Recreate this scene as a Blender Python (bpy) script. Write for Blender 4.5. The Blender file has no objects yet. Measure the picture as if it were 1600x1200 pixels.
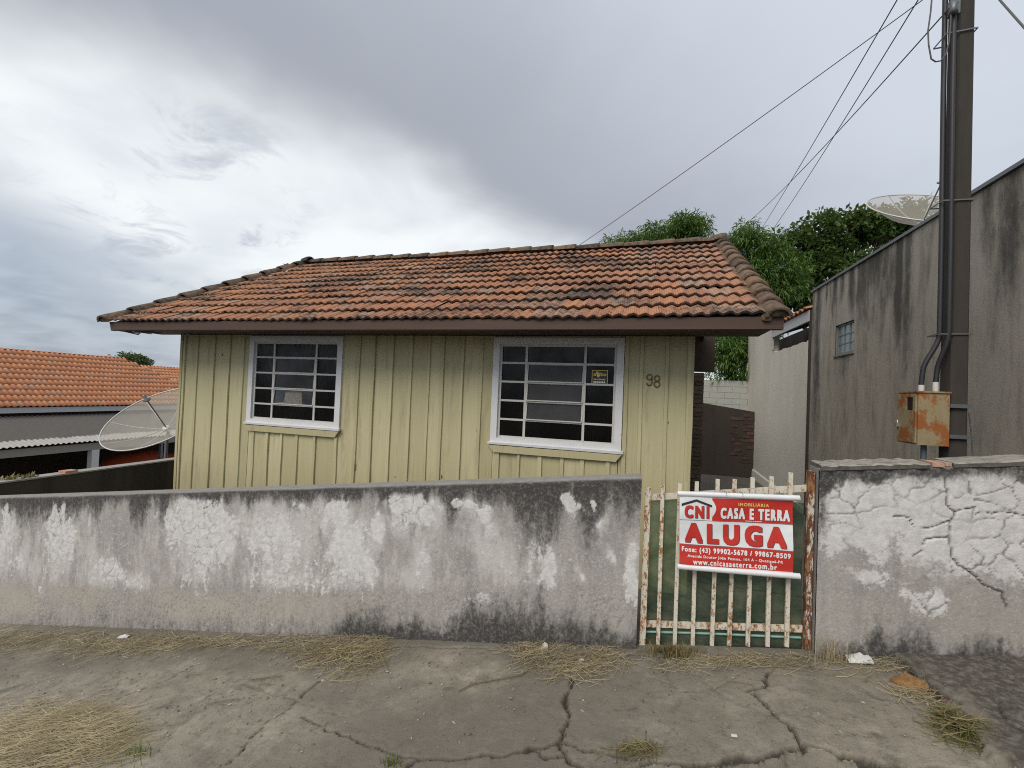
import bpy, math, random
import numpy as np
from mathutils import Matrix, Vector

random.seed(7)
RNG = np.random.default_rng(11)
scene = bpy.context.scene
C = scene.collection

# ------------------------------------------------------------------ camera
# the eye is the origin; X runs along the street front to the right, Y away
# from the street, Z up.  684 px focal length on a 1600 px wide picture.
F, YAW, PIT, ROL = 684.1, .28189, .02049, .04098
_cy, _sy = math.cos(YAW), math.sin(YAW)
_f = np.array([-_sy, _cy, 0.]); _r = np.array([_cy, _sy, 0.]); _u = np.array([0, 0, 1.])
FW = _f*math.cos(PIT)+_u*math.sin(PIT)
_u2 = -_f*math.sin(PIT)+_u*math.cos(PIT)
RT = _r*math.cos(ROL)+_u2*math.sin(ROL)
UP = -_r*math.sin(ROL)+_u2*math.cos(ROL)
cam_d = bpy.data.cameras.new('camera')
cam = bpy.data.objects.new('camera', cam_d); C.objects.link(cam)
cam_d.sensor_fit = 'HORIZONTAL'; cam_d.sensor_width = 36.0
cam_d.lens = 36.0*F/1600.0
cam_d.clip_start = .05; cam_d.clip_end = 5000
M = Matrix(((RT[0], UP[0], -FW[0], 0), (RT[1], UP[1], -FW[1], 0), (RT[2], UP[2], -FW[2], 0), (0, 0, 0, 1)))
cam.matrix_world = M
scene.camera = cam

def ray(x, y): return RT*(x-800)/F-UP*(y-600)/F+FW
def onY(x, y, Y): d = ray(x, y); return d*Y/d[1]
def onX(x, y, X): d = ray(x, y); return d*X/d[0]
def unit(v): v = np.asarray(v, float); return v/np.linalg.norm(v)
G0, GS = -1.622, .1585                      # pavement: z = G0 + GS*x
def onG(x, y):
    d = ray(x, y); return d*G0/(d[2]-GS*d[0])

# ------------------------------------------------------------------ node helper
class N:
    def __init__(s, tree): s.t = tree; s.n = tree.nodes; s.l = tree.links
    def new(s, typ, **kw):
        n = s.n.new(typ)
        for k, v in kw.items(): setattr(n, k, v)
        return n
    def put(s, sock, v):
        if isinstance(v, bpy.types.NodeSocket): s.l.new(v, sock)
        elif v is not None:
            if hasattr(sock.default_value, '__len__'):
                v = tuple(v) if hasattr(v, '__len__') else (v,)*3
                if len(sock.default_value) == 4 and len(v) == 3: v = v+(1.,)
            sock.default_value = v
    def math(s, op, a, b=None, c=None, clamp=False):
        n = s.new('ShaderNodeMath', operation=op, use_clamp=clamp)
        s.put(n.inputs[0], a)
        if b is not None: s.put(n.inputs[1], b)
        if c is not None: s.put(n.inputs[2], c)
        return n.outputs[0]
    def vmath(s, op, a, b=None):
        n = s.new('ShaderNodeVectorMath', operation=op)
        s.put(n.inputs[0], a)
        if b is not None: s.put(n.inputs[1], b)
        return n.outputs['Value'] if op in ('DOT_PRODUCT', 'LENGTH') else n.outputs[0]
    def step(s, v, lo, hi, a=0., b=1.):
        n = s.new('ShaderNodeMapRange', interpolation_type='SMOOTHSTEP')
        s.put(n.inputs['Value'], v); s.put(n.inputs['From Min'], lo); s.put(n.inputs['From Max'], hi)
        s.put(n.inputs['To Min'], a); s.put(n.inputs['To Max'], b)
        return n.outputs[0]
    def mix(s, f, a, b, mode='MIX'):
        n = s.new('ShaderNodeMix', data_type='RGBA', blend_type=mode)
        s.put(n.inputs[0], f); s.put(n.inputs[6], a); s.put(n.inputs[7], b)
        return n.outputs[2]
    def noise(s, vec, scale, detail=4., rough=.55, dist=0.):
        n = s.new('ShaderNodeTexNoise')
        s.put(n.inputs['Vector'], vec); s.put(n.inputs['Scale'], scale)
        s.put(n.inputs['Detail'], detail); s.put(n.inputs['Roughness'], rough); s.put(n.inputs['Distortion'], dist)
        return n.outputs['Fac']
    def voro(s, vec, scale, feature='F1'):
        n = s.new('ShaderNodeTexVoronoi', feature=feature)
        s.put(n.inputs['Vector'], vec); s.put(n.inputs['Scale'], scale)
        return n.outputs['Distance']
    def pos(s): return s.new('ShaderNodeNewGeometry').outputs['Position']
    def obj(s): return s.new('ShaderNodeTexCoord').outputs['Object']
    def island(s): return s.new('ShaderNodeNewGeometry').outputs['Random Per Island']
    def rand(s): return s.new('ShaderNodeObjectInfo').outputs['Random']
    def scale(s, v, sc): return s.vmath('MULTIPLY', v, sc)
    def attr(s, name):
        n = s.new('ShaderNodeAttribute', attribute_name=name); return n
    def sep(s, c):
        n = s.new('ShaderNodeSeparateColor'); s.put(n.inputs[0], c); return n.outputs
    def xyz(s, v):
        n = s.new('ShaderNodeSeparateXYZ'); s.put(n.inputs[0], v); return n.outputs
    def bump(s, h, strength=.3, dist=.01):
        n = s.new('ShaderNodeBump'); s.put(n.inputs['Height'], h)
        n.inputs['Strength'].default_value = strength; n.inputs['Distance'].default_value = dist
        return n.outputs[0]

# ------------------------------------------------------------------ world and sun
def circle(pts):
    A = np.array([np.append(unit(ray(*p)), -1.) for p in pts])
    w = np.linalg.svd(A)[2][-1]; k = np.linalg.norm(w[:3]); return w[:3]/k, w[3]/k
world = bpy.data.worlds.new('World'); scene.world = world; world.use_nodes = True
def make_world():
    w = N(world.node_tree); w.n.clear()
    d = w.vmath('NORMALIZE', w.new('ShaderNodeTexCoord').outputs['Generated'])
    # cloud sheet coordinates: the ray meets a high flat layer
    z = w.xyz(d)[2]
    inv = w.math('DIVIDE', 1., w.math('ADD', w.math('MAXIMUM', z, 0.), .22))
    cl = w.scale(d, None)
    n_ = cl.node; w.put(n_.inputs[1], (1, 1, 1))
    comb = w.new('ShaderNodeCombineXYZ')
    for i in range(3): w.l.new(inv, comb.inputs[i])
    sheet = w.vmath('MULTIPLY', d, comb.outputs[0])
    big = w.math('SUBTRACT', w.noise(sheet, 1.3, 5, .5, .3), .5)
    fine = w.math('SUBTRACT', w.noise(sheet, 4.0, 6, .5, .3), .5)
    def side(pts, inside):
        n, c = circle(pts)
        if n@unit(ray(*inside)) < c: n, c = -n, -c
        return w.math('SUBTRACT', w.vmath('DOT_PRODUCT', d, tuple(n)), float(c))
    e1 = side([(60, 75), (230, 120), (400, 172), (560, 228), (700, 300), (800, 360), (900, 420)], (900, 100))
    e2 = side([(0, 215), (90, 272), (170, 330), (250, 392), (330, 445)], (20, 480))
    e1n = w.math('ADD', e1, w.math('ADD', w.math('MULTIPLY', big, .16), w.math('MULTIPLY', fine, .05)))
    e2n = w.math('ADD', e2, w.math('ADD', w.math('MULTIPLY', big, .30), w.math('MULTIPLY', fine, .10)))
    up = w.step(e1n, -.05, .10)
    low = w.step(e2n, -.07, .17)
    deep = w.step(e1n, .06, .60)               # the overcast thins again away from its edge
    grey = w.mix(deep, (.255, .270, .298), (.415, .445, .49))
    grey = w.mix(w.step(big, -.12, .14), w.mix(.14, grey, (.2, .22, .26)), grey)
    bright = w.mix(w.step(w.noise(sheet, 1.7, 6, .5, .4), .34, .62), (.48, .508, .525), (.60, .617, .62))
    # torn grey scraps inside the bright gap
    wis = w.math('MULTIPLY', w.step(w.noise(w.scale(sheet, (3.2, 3.2, 3.2)), 1.25, 8, .62, .8), .50, .68),
                 w.step(w.vmath('DOT_PRODUCT', d, tuple(unit(ray(290, 335)))), .962, .996))
    bright = w.mix(w.math('MULTIPLY', wis, .75), bright, (.315, .34, .375))
    lowc = w.mix(w.step(w.math('ADD', fine, big), -.25, .25), (.205, .236, .285), (.30, .333, .38))
    col = w.mix(low, bright, lowc)
    col = w.mix(up, col, grey)
    sky = w.new('ShaderNodeTexSky', sky_type='NISHITA', sun_disc=False)
    sky.sun_elevation = math.radians(46); sky.sun_rotation = math.radians(-160)
    sk = w.vmath('MULTIPLY', sky.outputs[0], (.10, .10, .10))
    col = w.mix(.08, col, sk)
    # below the horizon: hazy ground tone
    col = w.mix(w.step(z, -.02, -.2), col, (.16, .15, .13))
    bg = w.new('ShaderNodeBackground'); w.put(bg.inputs[0], col); bg.inputs[1].default_value = 1.0
    out = w.new('ShaderNodeOutputWorld'); w.l.new(bg.outputs[0], out.inputs[0])
make_world()
sun_d = bpy.data.lights.new('sun', 'SUN'); sun = bpy.data.objects.new('sun', sun_d); C.objects.link(sun)
sun_d.energy = 1.5; sun_d.angle = math.radians(36); sun_d.color = (1., .92, .81)
_az = math.radians(-160)                      # sun veiled by thick cloud, high over the street
_el = math.radians(46)
sdir = Vector((math.sin(_az)*math.cos(_el), math.cos(_az)*math.cos(_el), math.sin(_el)))
sun.rotation_euler = sdir.to_track_quat('Z', 'Y').to_euler()
sun.location = sdir*60
scene.view_settings.view_transform = 'Standard'; scene.view_settings.look = 'None'
scene.view_settings.exposure = 0.72; scene.view_settings.gamma = 1.0
scene.view_settings.use_curve_mapping = False
scene.render.engine = 'CYCLES'
scene.cycles.max_bounces = 8; scene.cycles.transparent_max_bounces = 16
scene.cycles.use_denoising = False
scene.cycles.filter_width = 1.05

# ------------------------------------------------------------------ numpy noise
def _hash(ix, iy, seed):
    h = (ix.astype(np.int64)*374761393+iy.astype(np.int64)*668265263+seed*974634777) & 0xffffffff
    h = ((h ^ (h >> 13))*1274126177) & 0xffffffff
    return ((h ^ (h >> 16)) & 0xffff)/65535.
def vnoise(x, y, seed=0):
    ix, iy = np.floor(x), np.floor(y); fx, fy = x-ix, y-iy
    fx = fx*fx*(3-2*fx); fy = fy*fy*(3-2*fy)
    a, b = _hash(ix, iy, seed), _hash(ix+1, iy, seed); c, d = _hash(ix, iy+1, seed), _hash(ix+1, iy+1, seed)
    return (a*(1-fx)+b*fx)*(1-fy)+(c*(1-fx)+d*fx)*fy
def fbm(x, y, oct=5, seed=0, g=.5):
    v = 0; amp = 1; tot = 0
    for o in range(oct):
        v = v+amp*vnoise(x*2**o+o*17.3, y*2**o-o*9.1, seed+o); tot += amp; amp *= g
    return v/tot
def sstep(v, a, b):
    t = np.clip((v-a)/(b-a), 0, 1); return t*t*(3-2*t)
def cells(x, y, seed=0):
    """distance to the border of irregular cells (crackle)"""
    ix, iy = np.floor(x), np.floor(y)
    f1 = np.full(x.shape, 9.); f2 = np.full(x.shape, 9.)
    for i in (-1, 0, 1):
        for j in (-1, 0, 1):
            cx, cy = ix+i, iy+j
            d = np.hypot(cx+_hash(cx, cy, seed)-x, cy+_hash(cx, cy, seed+5)-y)
            f2 = np.where(d < f1, f1, np.minimum(f2, d)); f1 = np.minimum(f1, d)
    return f2-f1
def poly_dist(x, y, pts):
    best = np.full(x.shape, 9.)
    for (ax, ay), (bx, by) in zip(pts[:-1], pts[1:]):
        m = (x > min(ax, bx)-.12) & (x < max(ax, bx)+.12) & (y > min(ay, by)-.12) & (y < max(ay, by)+.12)
        if not m.any(): continue
        px, py = x[m]-ax, y[m]-ay; dx, dy = bx-ax, by-ay
        t = np.clip((px*dx+py*dy)/(dx*dx+dy*dy+1e-12), 0, 1)
        best[m] = np.minimum(best[m], np.hypot(px-t*dx, py-t*dy))
    return best

# ------------------------------------------------------------------ mesh helpers
WO = {}                                        # world origin of each object made here
def tag(o, label=None, cat=None, group=None, kind=None):
    if label: o['label'] = label
    if cat: o['category'] = cat
    if group: o['group'] = group
    if kind: o['kind'] = kind
    return o
def thing(name, base, label, cat, group=None):
    o = bpy.data.objects.new(name, None); C.objects.link(o); o.empty_display_size = .2
    o.location = base; WO[o] = np.array(base, float)
    return tag(o, label, cat, group)
def link(name, me, parent, world_loc):
    o = bpy.data.objects.new(name, me); C.objects.link(o)
    wl = np.array(world_loc, float); WO[o] = wl
    if parent: o.parent = parent; o.location = wl-WO[parent]
    else: o.location = wl
    return o
class MB:
    def __init__(s): s.v = []; s.f = []; s.mi = []; s.sm = []
    def add(s, vs, fs, mi=0, smooth=False):
        k = len(s.v); s.v += [tuple(map(float, p)) for p in vs]
        for f in fs: s.f.append([i+k for i in f]); s.mi.append(mi); s.sm.append(smooth)
        return s
    def box(s, x0, x1, y0, y1, z0, z1, mi=0):
        return s.hexa([(x0, y0, z0), (x1, y0, z0), (x1, y1, z0), (x0, y1, z0), (x0, y0, z1), (x1, y0, z1), (x1, y1, z1), (x0, y1, z1)], mi)
    def hexa(s, p, mi=0):
        return s.add(p, [(0, 3, 2, 1), (4, 5, 6, 7), (0, 1, 5, 4), (1, 2, 6, 5), (2, 3, 7, 6), (3, 0, 4, 7)], mi)
    def beam(s, a, b, w, h, mi=0, up=(0, 0, 1)):
        a, b = np.array(a, float), np.array(b, float); d = unit(b-a)
        sd = np.cross(d, up)
        if np.linalg.norm(sd) < 1e-5: sd = np.cross(d, (0, 1, 0))
        sd = unit(sd); u = np.cross(sd, d)
        q = []
        for p in (a, b):
            for i, j in ((-1, -1), (1, -1), (1, 1), (-1, 1)): q.append(p+sd*i*w/2+u*j*h/2)
        return s.add(q, [(3, 2, 1, 0), (4, 5, 6, 7), (0, 1, 5, 4), (1, 2, 6, 5), (2, 3, 7, 6), (3, 0, 4, 7)], mi)
    def tube(s, pts, r, n=8, mi=0, caps=True):
        pts = [np.array(p, float) for p in pts]; rs = r if hasattr(r, '__len__') else [r]*len(pts)
        d0 = unit(pts[1]-pts[0]); ref = np.array([0, 0, 1.]) if abs(d0[2]) < .9 else np.array([1., 0, 0])
        rings = []
        nrm = unit(np.cross(d0, ref))
        for i, p in enumerate(pts):
            a = pts[max(i-1, 0)]; b = pts[min(i+1, len(pts)-1)]; d = unit(b-a)
            nrm = unit(nrm-d*(nrm@d)); bn = np.cross(d, nrm)
            rings.append([p+rs[i]*(math.cos(t)*nrm+math.sin(t)*bn) for t in np.arange(n)*2*math.pi/n])
        vs = [q for rg in rings for q in rg]; fs = []
        for i in range(len(pts)-1):
            for j in range(n):
                k = (j+1) % n; fs.append((i*n+j, i*n+k, (i+1)*n+k, (i+1)*n+j))
        s.add(vs, fs, mi, True)
        if caps:
            s.add(rings[0], [tuple(range(n))[::-1]], mi); s.add(rings[-1], [tuple(range(n))], mi)
        return s
    def lathe(s, prof, c, axis, n=24, mi=0):
        axis = unit(axis); e1 = unit(np.cross(axis, (0, 0, 1) if abs(axis[2]) < .9 else (1, 0, 0))); e2 = np.cross(axis, e1)
        vs = []
        for r, h in prof:
            for t in np.arange(n)*2*math.pi/n: vs.append(np.array(c)+axis*h+r*(math.cos(t)*e1+math.sin(t)*e2))
        fs = [(i*n+j, i*n+(j+1) % n, (i+1)*n+(j+1) % n, (i+1)*n+j) for i in range(len(prof)-1) for j in range(n)]
        return s.add(vs, fs, mi, True)
    def mesh(s, name, org=(0, 0, 0)):
        me = bpy.data.meshes.new(name); o = np.array(org, float)
        me.from_pydata([tuple(np.array(p)-o) for p in s.v], [], s.f)
        me.polygons.foreach_set('material_index', s.mi); me.polygons.foreach_set('use_smooth', s.sm)
        me.update(); return me
    def build(s, name, mats, parent=None):
        a = np.array(s.v); lo, hi = a.min(0), a.max(0); org = np.array([(lo[0]+hi[0])/2, (lo[1]+hi[1])/2, lo[2]])
        me = s.mesh(name, org)
        for m in (mats if isinstance(mats, (list, tuple)) else [mats]): me.materials.append(m)
        return link(name, me, parent, org)
def np_mesh(name, V, Q, mat, parent=None, smooth=False, cols=None, org=None):
    V = np.asarray(V, float); Q = np.asarray(Q, np.int32); k = Q.shape[1]
    if org is None:
        lo, hi = V.min(0), V.max(0); org = np.array([(lo[0]+hi[0])/2, (lo[1]+hi[1])/2, lo[2]])
    me = bpy.data.meshes.new(name)
    me.vertices.add(len(V)); me.vertices.foreach_set('co', (V-org).astype(np.float32).ravel())
    me.loops.add(Q.size); me.loops.foreach_set('vertex_index', Q.ravel())
    me.polygons.add(len(Q)); me.polygons.foreach_set('loop_start', np.arange(0, Q.size, k, dtype=np.int32))
    if smooth: me.polygons.foreach_set('use_smooth', np.ones(len(Q), bool))
    me.update(calc_edges=True); me.validate()
    for nm, c in (cols or {}).items():
        a = me.color_attributes.new(nm, 'FLOAT_COLOR', 'POINT')
        full = np.ones((len(V), 4), np.float32); full[:, :c.shape[1]] = c
        a.data.foreach_set('color', full.ravel())
    me.materials.append(mat)
    return link(name, me, parent, org)
def grid_quads(nu, nv, off=0):
    i, j = np.meshgrid(np.arange(nu-1), np.arange(nv-1), indexing='ij')
    a = (i*nv+j).ravel()+off
    return np.stack([a, a+nv, a+nv+1, a+1], 1)

# ------------------------------------------------------------------ materials
def mat(name, fn):
    m = bpy.data.materials.new(name); m.use_nodes = True
    s = N(m.node_tree); b = m.node_tree.nodes['Principled BSDF']; fn(s, b); return m
def setb(s, b, col=None, rough=None, metal=None, normal=None, **kw):
    if col is not None: s.put(b.inputs['Base Color'], col)
    if rough is not None: s.put(b.inputs['Roughness'], rough)
    if metal is not None: s.put(b.inputs['Metallic'], metal)
    if normal is not None: s.l.new(normal, b.inputs['Normal'])
    for k, v in kw.items(): s.put(b.inputs[k], v)

def _plaster(s, b):                            # street wall: rgb = old whitewash, mould, crack ; second = ochre, top, dirt
    p = s.pos(); a = s.sep(s.attr('coat').outputs['Color']); c = s.sep(s.attr('soil').outputs['Color'])
    st = s.scale(p, (9., 9., 1.4))
    base = s.mix(s.noise(p, 3.0, 8, .68), (.27, .252, .232), (.43, .408, .38))
    base = s.mix(s.step(s.noise(st, 1.0, 6, .6), .35, .7), base, s.mix(.55, base, (.215, .205, .20)))
    base = s.mix(s.step(s.noise(p, 60, 5, .75), .50, .66, 0, .8), base, (.45, .435, .42))
    base = s.mix(s.step(s.noise(p, 34, 6, .75), .54, .70, 0, .7), base, (.16, .15, .14))
    base = s.mix(c[0], base, s.mix(s.noise(p, 9, 5, .6), (.31, .285, .24), (.45, .42, .365)))
    wsh = s.math('ADD', c[2], s.math('MULTIPLY', s.math('SUBTRACT', s.noise(s.scale(p, (30, 30, 16)), 1.3, 8, .75), .5), 1.3))
    base = s.mix(s.step(wsh, .30, .95, 0, .75), base, (.53, .515, .49))
    white = s.mix(s.step(s.noise(p, 22, 5, .65), .3, .7), (.50, .49, .475), (.64, .63, .615))
    edge = s.math('ADD', a[0], s.math('MULTIPLY', s.math('SUBTRACT', s.noise(p, 42, 7, .78), .5), 1.25))
    col = s.mix(s.step(edge, .36, .62), base, white)
    md = s.math('ADD', a[1], s.math('MULTIPLY', s.math('SUBTRACT', s.noise(s.scale(p, (14, 14, 7)), 1.6, 9, .78), .5), 1.7))
    mould = s.mix(s.step(s.noise(p, 55, 6, .78), .48, .72), (.030, .029, .028), (.20, .19, .18))
    col = s.mix(s.step(md, .16, .92, 0, .93), col, mould)
    col = s.mix(s.math('MULTIPLY', a[2], .8), col, (.045, .042, .038))
    col = s.mix(c[1], col, s.mix(s.noise(p, 14, 6, .7), (.13, .125, .115), (.36, .34, .315)))
    h = s.math('ADD', s.noise(p, 55, 6, .7), s.math('MULTIPLY', s.noise(p, 260, 3, .6), .5))
    setb(s, b, col, .93, 0, s.bump(h, .55, .006))
M_plaster = mat('weathered_plaster', _plaster)

def _pave(s, b):                               # rg b = crack, damp dark stain, black slab
    p = s.pos(); a = s.sep(s.attr('coat').outputs['Color'])
    n1 = s.noise(p, 1.7, 7, .6); n2 = s.noise(p, 9, 6, .65)
    col = s.mix(n1, (.19, .168, .128), (.345, .308, .242))
    col = s.mix(s.step(n2, .38, .7), col, s.mix(.5, col, (.105, .092, .077)))
    col = s.mix(s.step(s.noise(p, 90, 5, .75), .54, .70, 0, .8), col, (.31, .275, .22))
    col = s.mix(s.step(s.noise(p, 28, 7, .75), .54, .68, 0, .65), col, (.075, .065, .052))
    col = s.mix(s.step(s.noise(p, 160, 3, .7), .60, .74), col, (.055, .05, .045))
    col = s.mix(s.step(s.noise(p, 5.5, 8, .72), .50, .68, 0, .75), col, (.36, .325, .26))
    col = s.mix(s.step(s.noise(s.scale(p, (1, 1.6, 1)), 4.2, 8, .75, .5), .54, .70, 0, .8), col, (.085, .077, .062))
    col = s.mix(s.math('MULTIPLY', a[1], .66), col, s.mix(n2, (.072, .064, .051), (.165, .148, .12)))
    blk = s.mix(s.step(s.noise(p, 30, 6, .7), .4, .68), (.045, .041, .035), (.17, .155, .13))
    col = s.mix(s.math('MULTIPLY', a[2], .85), col, blk)
    col = s.mix(a[0], col, s.mix(s.noise(p, 40), (.018, .016, .013), (.05, .045, .03)))
    h = s.math('ADD', s.noise(p, 70, 6, .75), s.math('MULTIPLY', s.noise(p, 300, 2, .6), .6))
    setb(s, b, col, .9, 0, s.bump(h, .7, .010))
M_pave = mat('worn_concrete_pavement', _pave)

def _ground(s, b):
    p = s.pos()
    col = s.mix(s.noise(p, .6, 7, .65), (.075, .065, .05), (.15, .13, .10))
    col = s.mix(s.step(s.noise(p, 3, 6, .6), .5, .7), col, (.06, .075, .03))
    setb(s, b, col, .95, 0, s.bump(s.noise(p, 20, 6, .7), .5, .02))
M_ground = mat('earth', _ground)
def _yard(s, b):
    p = s.pos(); col = s.mix(s.noise(p, 2, 7, .65), (.05, .046, .04), (.15, .14, .12))
    setb(s, b, col, .9, 0, s.bump(s.noise(p, 30, 6, .7), .4, .01))
M_yard = mat('yard_cement', _yard)
def _asph(s, b):
    p = s.pos(); col = s.mix(s.noise(p, 3, 7, .7), (.04, .039, .037), (.085, .08, .075))
    setb(s, b, col, .9, 0, s.bump(s.noise(p, 120, 4, .7), .5, .006))
M_asph = mat('asphalt', _asph)

def tilemat(name, c1, c2, c3, dark, dk=(.42, .60), grime_shade=1., groove=False):
    def fn(s, b):
        p = s.pos(); r = s.math('FRACT', s.math('ADD', s.rand(), s.island()))
        r2 = s.math('FRACT', s.math('MULTIPLY', r, 7.31))
        col = s.mix(r, c1, c2)
        col = s.mix(s.step(r2, .70, .95, 0, .75), col, c3)
        col = s.mix(s.step(s.noise(p, 26, 5, .65), .42, .66, 0, .55), col, s.mix(.6, col, c3))
        big = s.noise(s.scale(p, (.6, 1.3, 1.3)), 1.15, 5, .6, .5)
        nd = s.math('ADD', s.math('MULTIPLY', s.noise(p, 17, 7, .72), .62), s.math('MULTIPLY', big, .62))
        nd = s.math('ADD', nd, s.math('MULTIPLY', s.math('SUBTRACT', r2, .5), .12))
        col = s.mix(s.step(nd, dk[0]+.16, dk[1]+.16, 0, .9*grime_shade), col, dark)
        lich = s.step(s.voro(p, 34), .0, .22, 1, 0)
        col = s.mix(s.math('MULTIPLY', lich, s.step(s.noise(p, 5, 4, .6), .56, .66)), col, (.36, .35, .30))
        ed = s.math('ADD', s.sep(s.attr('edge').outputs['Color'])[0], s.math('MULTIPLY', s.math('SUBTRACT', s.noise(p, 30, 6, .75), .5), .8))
        col = s.mix(s.math('MULTIPLY', s.step(ed, .48, .95), .88*grime_shade), col, dark)  # lower lip painted dark to deepen the row shadows, along with moss
        h = s.math('ADD', s.noise(p, 80, 5, .7), 0)
        if groove:                             # pressed ribs running down each tile, dirt between them
            gv = s.math('SINE', s.math('MULTIPLY', s.xyz(s.obj())[0], 2*math.pi/.0215))
            col = s.mix(s.math('MULTIPLY', s.step(gv, -.1, -.85), s.step(s.noise(p, 7, 5, .6), .35, .6, .10, .5)), col, dark)
            h = s.math('ADD', h, s.math('MULTIPLY', gv, .35))
        setb(s, b, col, .88, 0, s.bump(h, .5, .005))
    return mat(name, fn)
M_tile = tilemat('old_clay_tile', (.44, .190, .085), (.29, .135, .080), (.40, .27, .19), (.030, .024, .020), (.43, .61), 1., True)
M_cap = tilemat('mossy_ridge_clay', (.19, .115, .065), (.13, .085, .058), (.20, .155, .10), (.022, .019, .015), (.36, .58))
M_tile2 = tilemat('orange_clay_tile', (.58, .245, .11), (.48, .19, .09), (.46, .26, .17), (.10, .05, .035), (.55, .72), .7)

def _board(s, b):
    p = s.pos(); r = s.rand()
    g = s.noise(s.scale(p, (42, 42, 1.5)), 1.0, 6, .6, .3)
    col = s.mix(r, (.41, .375, .215), (.52, .48, .295))
    col = s.mix(s.step(g, .3, .75), col, s.mix(.35, col, (.36, .315, .17)))
    col = s.mix(s.step(s.noise(s.scale(p, (7, 7, .9)), 1.3, 6, .65), .52, .72, 0, .6), col, (.29, .235, .14))
    z = s.xyz(p)[2]
    col = s.mix(s.math('MULTIPLY', s.step(s.math('ADD', z, s.math('MULTIPLY', s.noise(s.scale(p, (9, 9, 1)), 1.0, 6, .7), .9)), -.35, -1.5), .5), col, (.27, .22, .14))
    col = s.mix(s.step(s.noise(s.scale(p, (60, 60, 14)), 1.6, 4, .6), .70, .76, 0, .85), col, (.10, .08, .05))
    setb(s, b, col, .62, 0, s.bump(g, .35, .004))
M_board = mat('olive_yellow_painted_wood', _board)
def _whitep(s, b):
    p = s.pos()
    col = s.mix(s.noise(p, 7, 6, .6), (.55, .56, .58), (.70, .71, .72))
    col = s.mix(s.step(s.noise(p, 38, 6, .7), .60, .72, 0, .8), col, (.36, .32, .26))
    setb(s, b, col, .55)
M_white = mat('chipped_white_paint', _whitep)
def _steelw(s, b):
    p = s.pos()
    col = s.mix(s.noise(p, 15, 6, .6), (.42, .41, .39), (.60, .59, .56))
    col = s.mix(s.step(s.noise(p, 60, 5, .7), .58, .70, 0, .8), col, (.21, .13, .075))
    setb(s, b, col, .6)
M_bar = mat('aged_white_window_steel', _steelw)
def _fascia(s, b):
    p = s.pos(); g = s.noise(s.scale(p, (1.3, 30, 30)), 1.0, 6, .6)
    col = s.mix(g, (.050, .024, .016), (.085, .045, .031))
    col = s.mix(s.step(s.noise(p, 6, 6, .7), .58, .75, 0, .5), col, (.14, .09, .07))
    setb(s, b, col, .6, 0, s.bump(g, .3, .004))
M_fascia = mat('dark_brown_wood', _fascia)
def _dark(s, b): setb(s, b, s.mix(s.noise(s.pos(), 5), (.03, .022, .017), (.06, .042, .03)), .85)
M_dark = mat('dark_old_wood', _dark)
def _room(s, b): setb(s, b, (.05, .047, .043), .9)
M_room = mat('dim_room', _room)
def glassmat(name, reeds, dirt_sheen, tint=(.20, .20, .21)):
    m = bpy.data.materials.new(name); m.use_nodes = True; s = N(m.node_tree); s.n.clear()
    p = s.pos(); x = s.xyz(p)[0]
    nrm = None
    if reeds:
        h = s.math('MULTIPLY', s.math('SINE', s.math('MULTIPLY', x, 2*math.pi/.021)), .5)
        nrm = s.bump(h, .55, .004)
    gl = s.new('ShaderNodeBsdfGlossy'); s.put(gl.inputs['Color'], (.85, .87, .9)); gl.inputs['Roughness'].default_value = .12
    tr = s.new('ShaderNodeBsdfTransparent'); s.put(tr.inputs['Color'], tint)
    df = s.new('ShaderNodeBsdfDiffuse'); s.put(df.inputs['Color'], s.mix(s.noise(p, 9, 5, .6), (.10, .10, .105), (.19, .185, .18)))
    fr = s.new('ShaderNodeFresnel'); fr.inputs[0].default_value = 1.36
    if nrm is not None:
        for n in (gl, fr, df): s.l.new(nrm, n.inputs['Normal'])
    m1 = s.new('ShaderNodeMixShader'); s.put(m1.inputs[0], dirt_sheen); s.l.new(tr.outputs[0], m1.inputs[1]); s.l.new(df.outputs[0], m1.inputs[2])
    m2 = s.new('ShaderNodeMixShader'); s.put(m2.inputs[0], s.math('ADD', s.math('MULTIPLY', fr.outputs[0], s.step(s.noise(p, 3.5, 5, .6), .3, .7, .45, .95)), 0.)); s.l.new(m1.outputs[0], m2.inputs[1]); s.l.new(gl.outputs[0], m2.inputs[2])
    o = s.new('ShaderNodeOutputMaterial'); s.l.new(m2.outputs[0], o.inputs[0]); return m
M_glass = glassmat('reeded_glass', True, .03, (.10, .10, .105))
M_glass2 = glassmat('sky_grey_reeded_glass', True, .34, (.10, .10, .105))  # grey diffuse share stands in for sky reflected by the tilted panes
M_glass4 = glassmat('clear_glass', False, .05, (.80, .82, .84))
M_glass3 = glassmat('plain_dusty_glass', False, .14, (.30, .31, .33))
def _gate(s, b):
    p = s.pos(); r = s.rand()
    n = s.math('ADD', s.math('MULTIPLY', s.noise(s.scale(p, (26, 26, 13)), 1.5, 8, .78), 1.), s.math('MULTIPLY', s.math('SUBTRACT', r, .5), .07))
    col = s.mix(s.noise(p, 25, 4), (.52, .47, .36), (.66, .63, .55))
    col = s.mix(s.step(n, .515, .60), col, s.mix(s.noise(p, 60, 4), (.36, .155, .035), (.20, .075, .03)))
    col = s.mix(s.step(s.noise(p, 75, 5, .7), .60, .66), col, (.10, .045, .025))
    setb(s, b, col, .75, 0, s.bump(n, .4, .003))
M_gate = mat('rusted_cream_iron', _gate)
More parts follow.
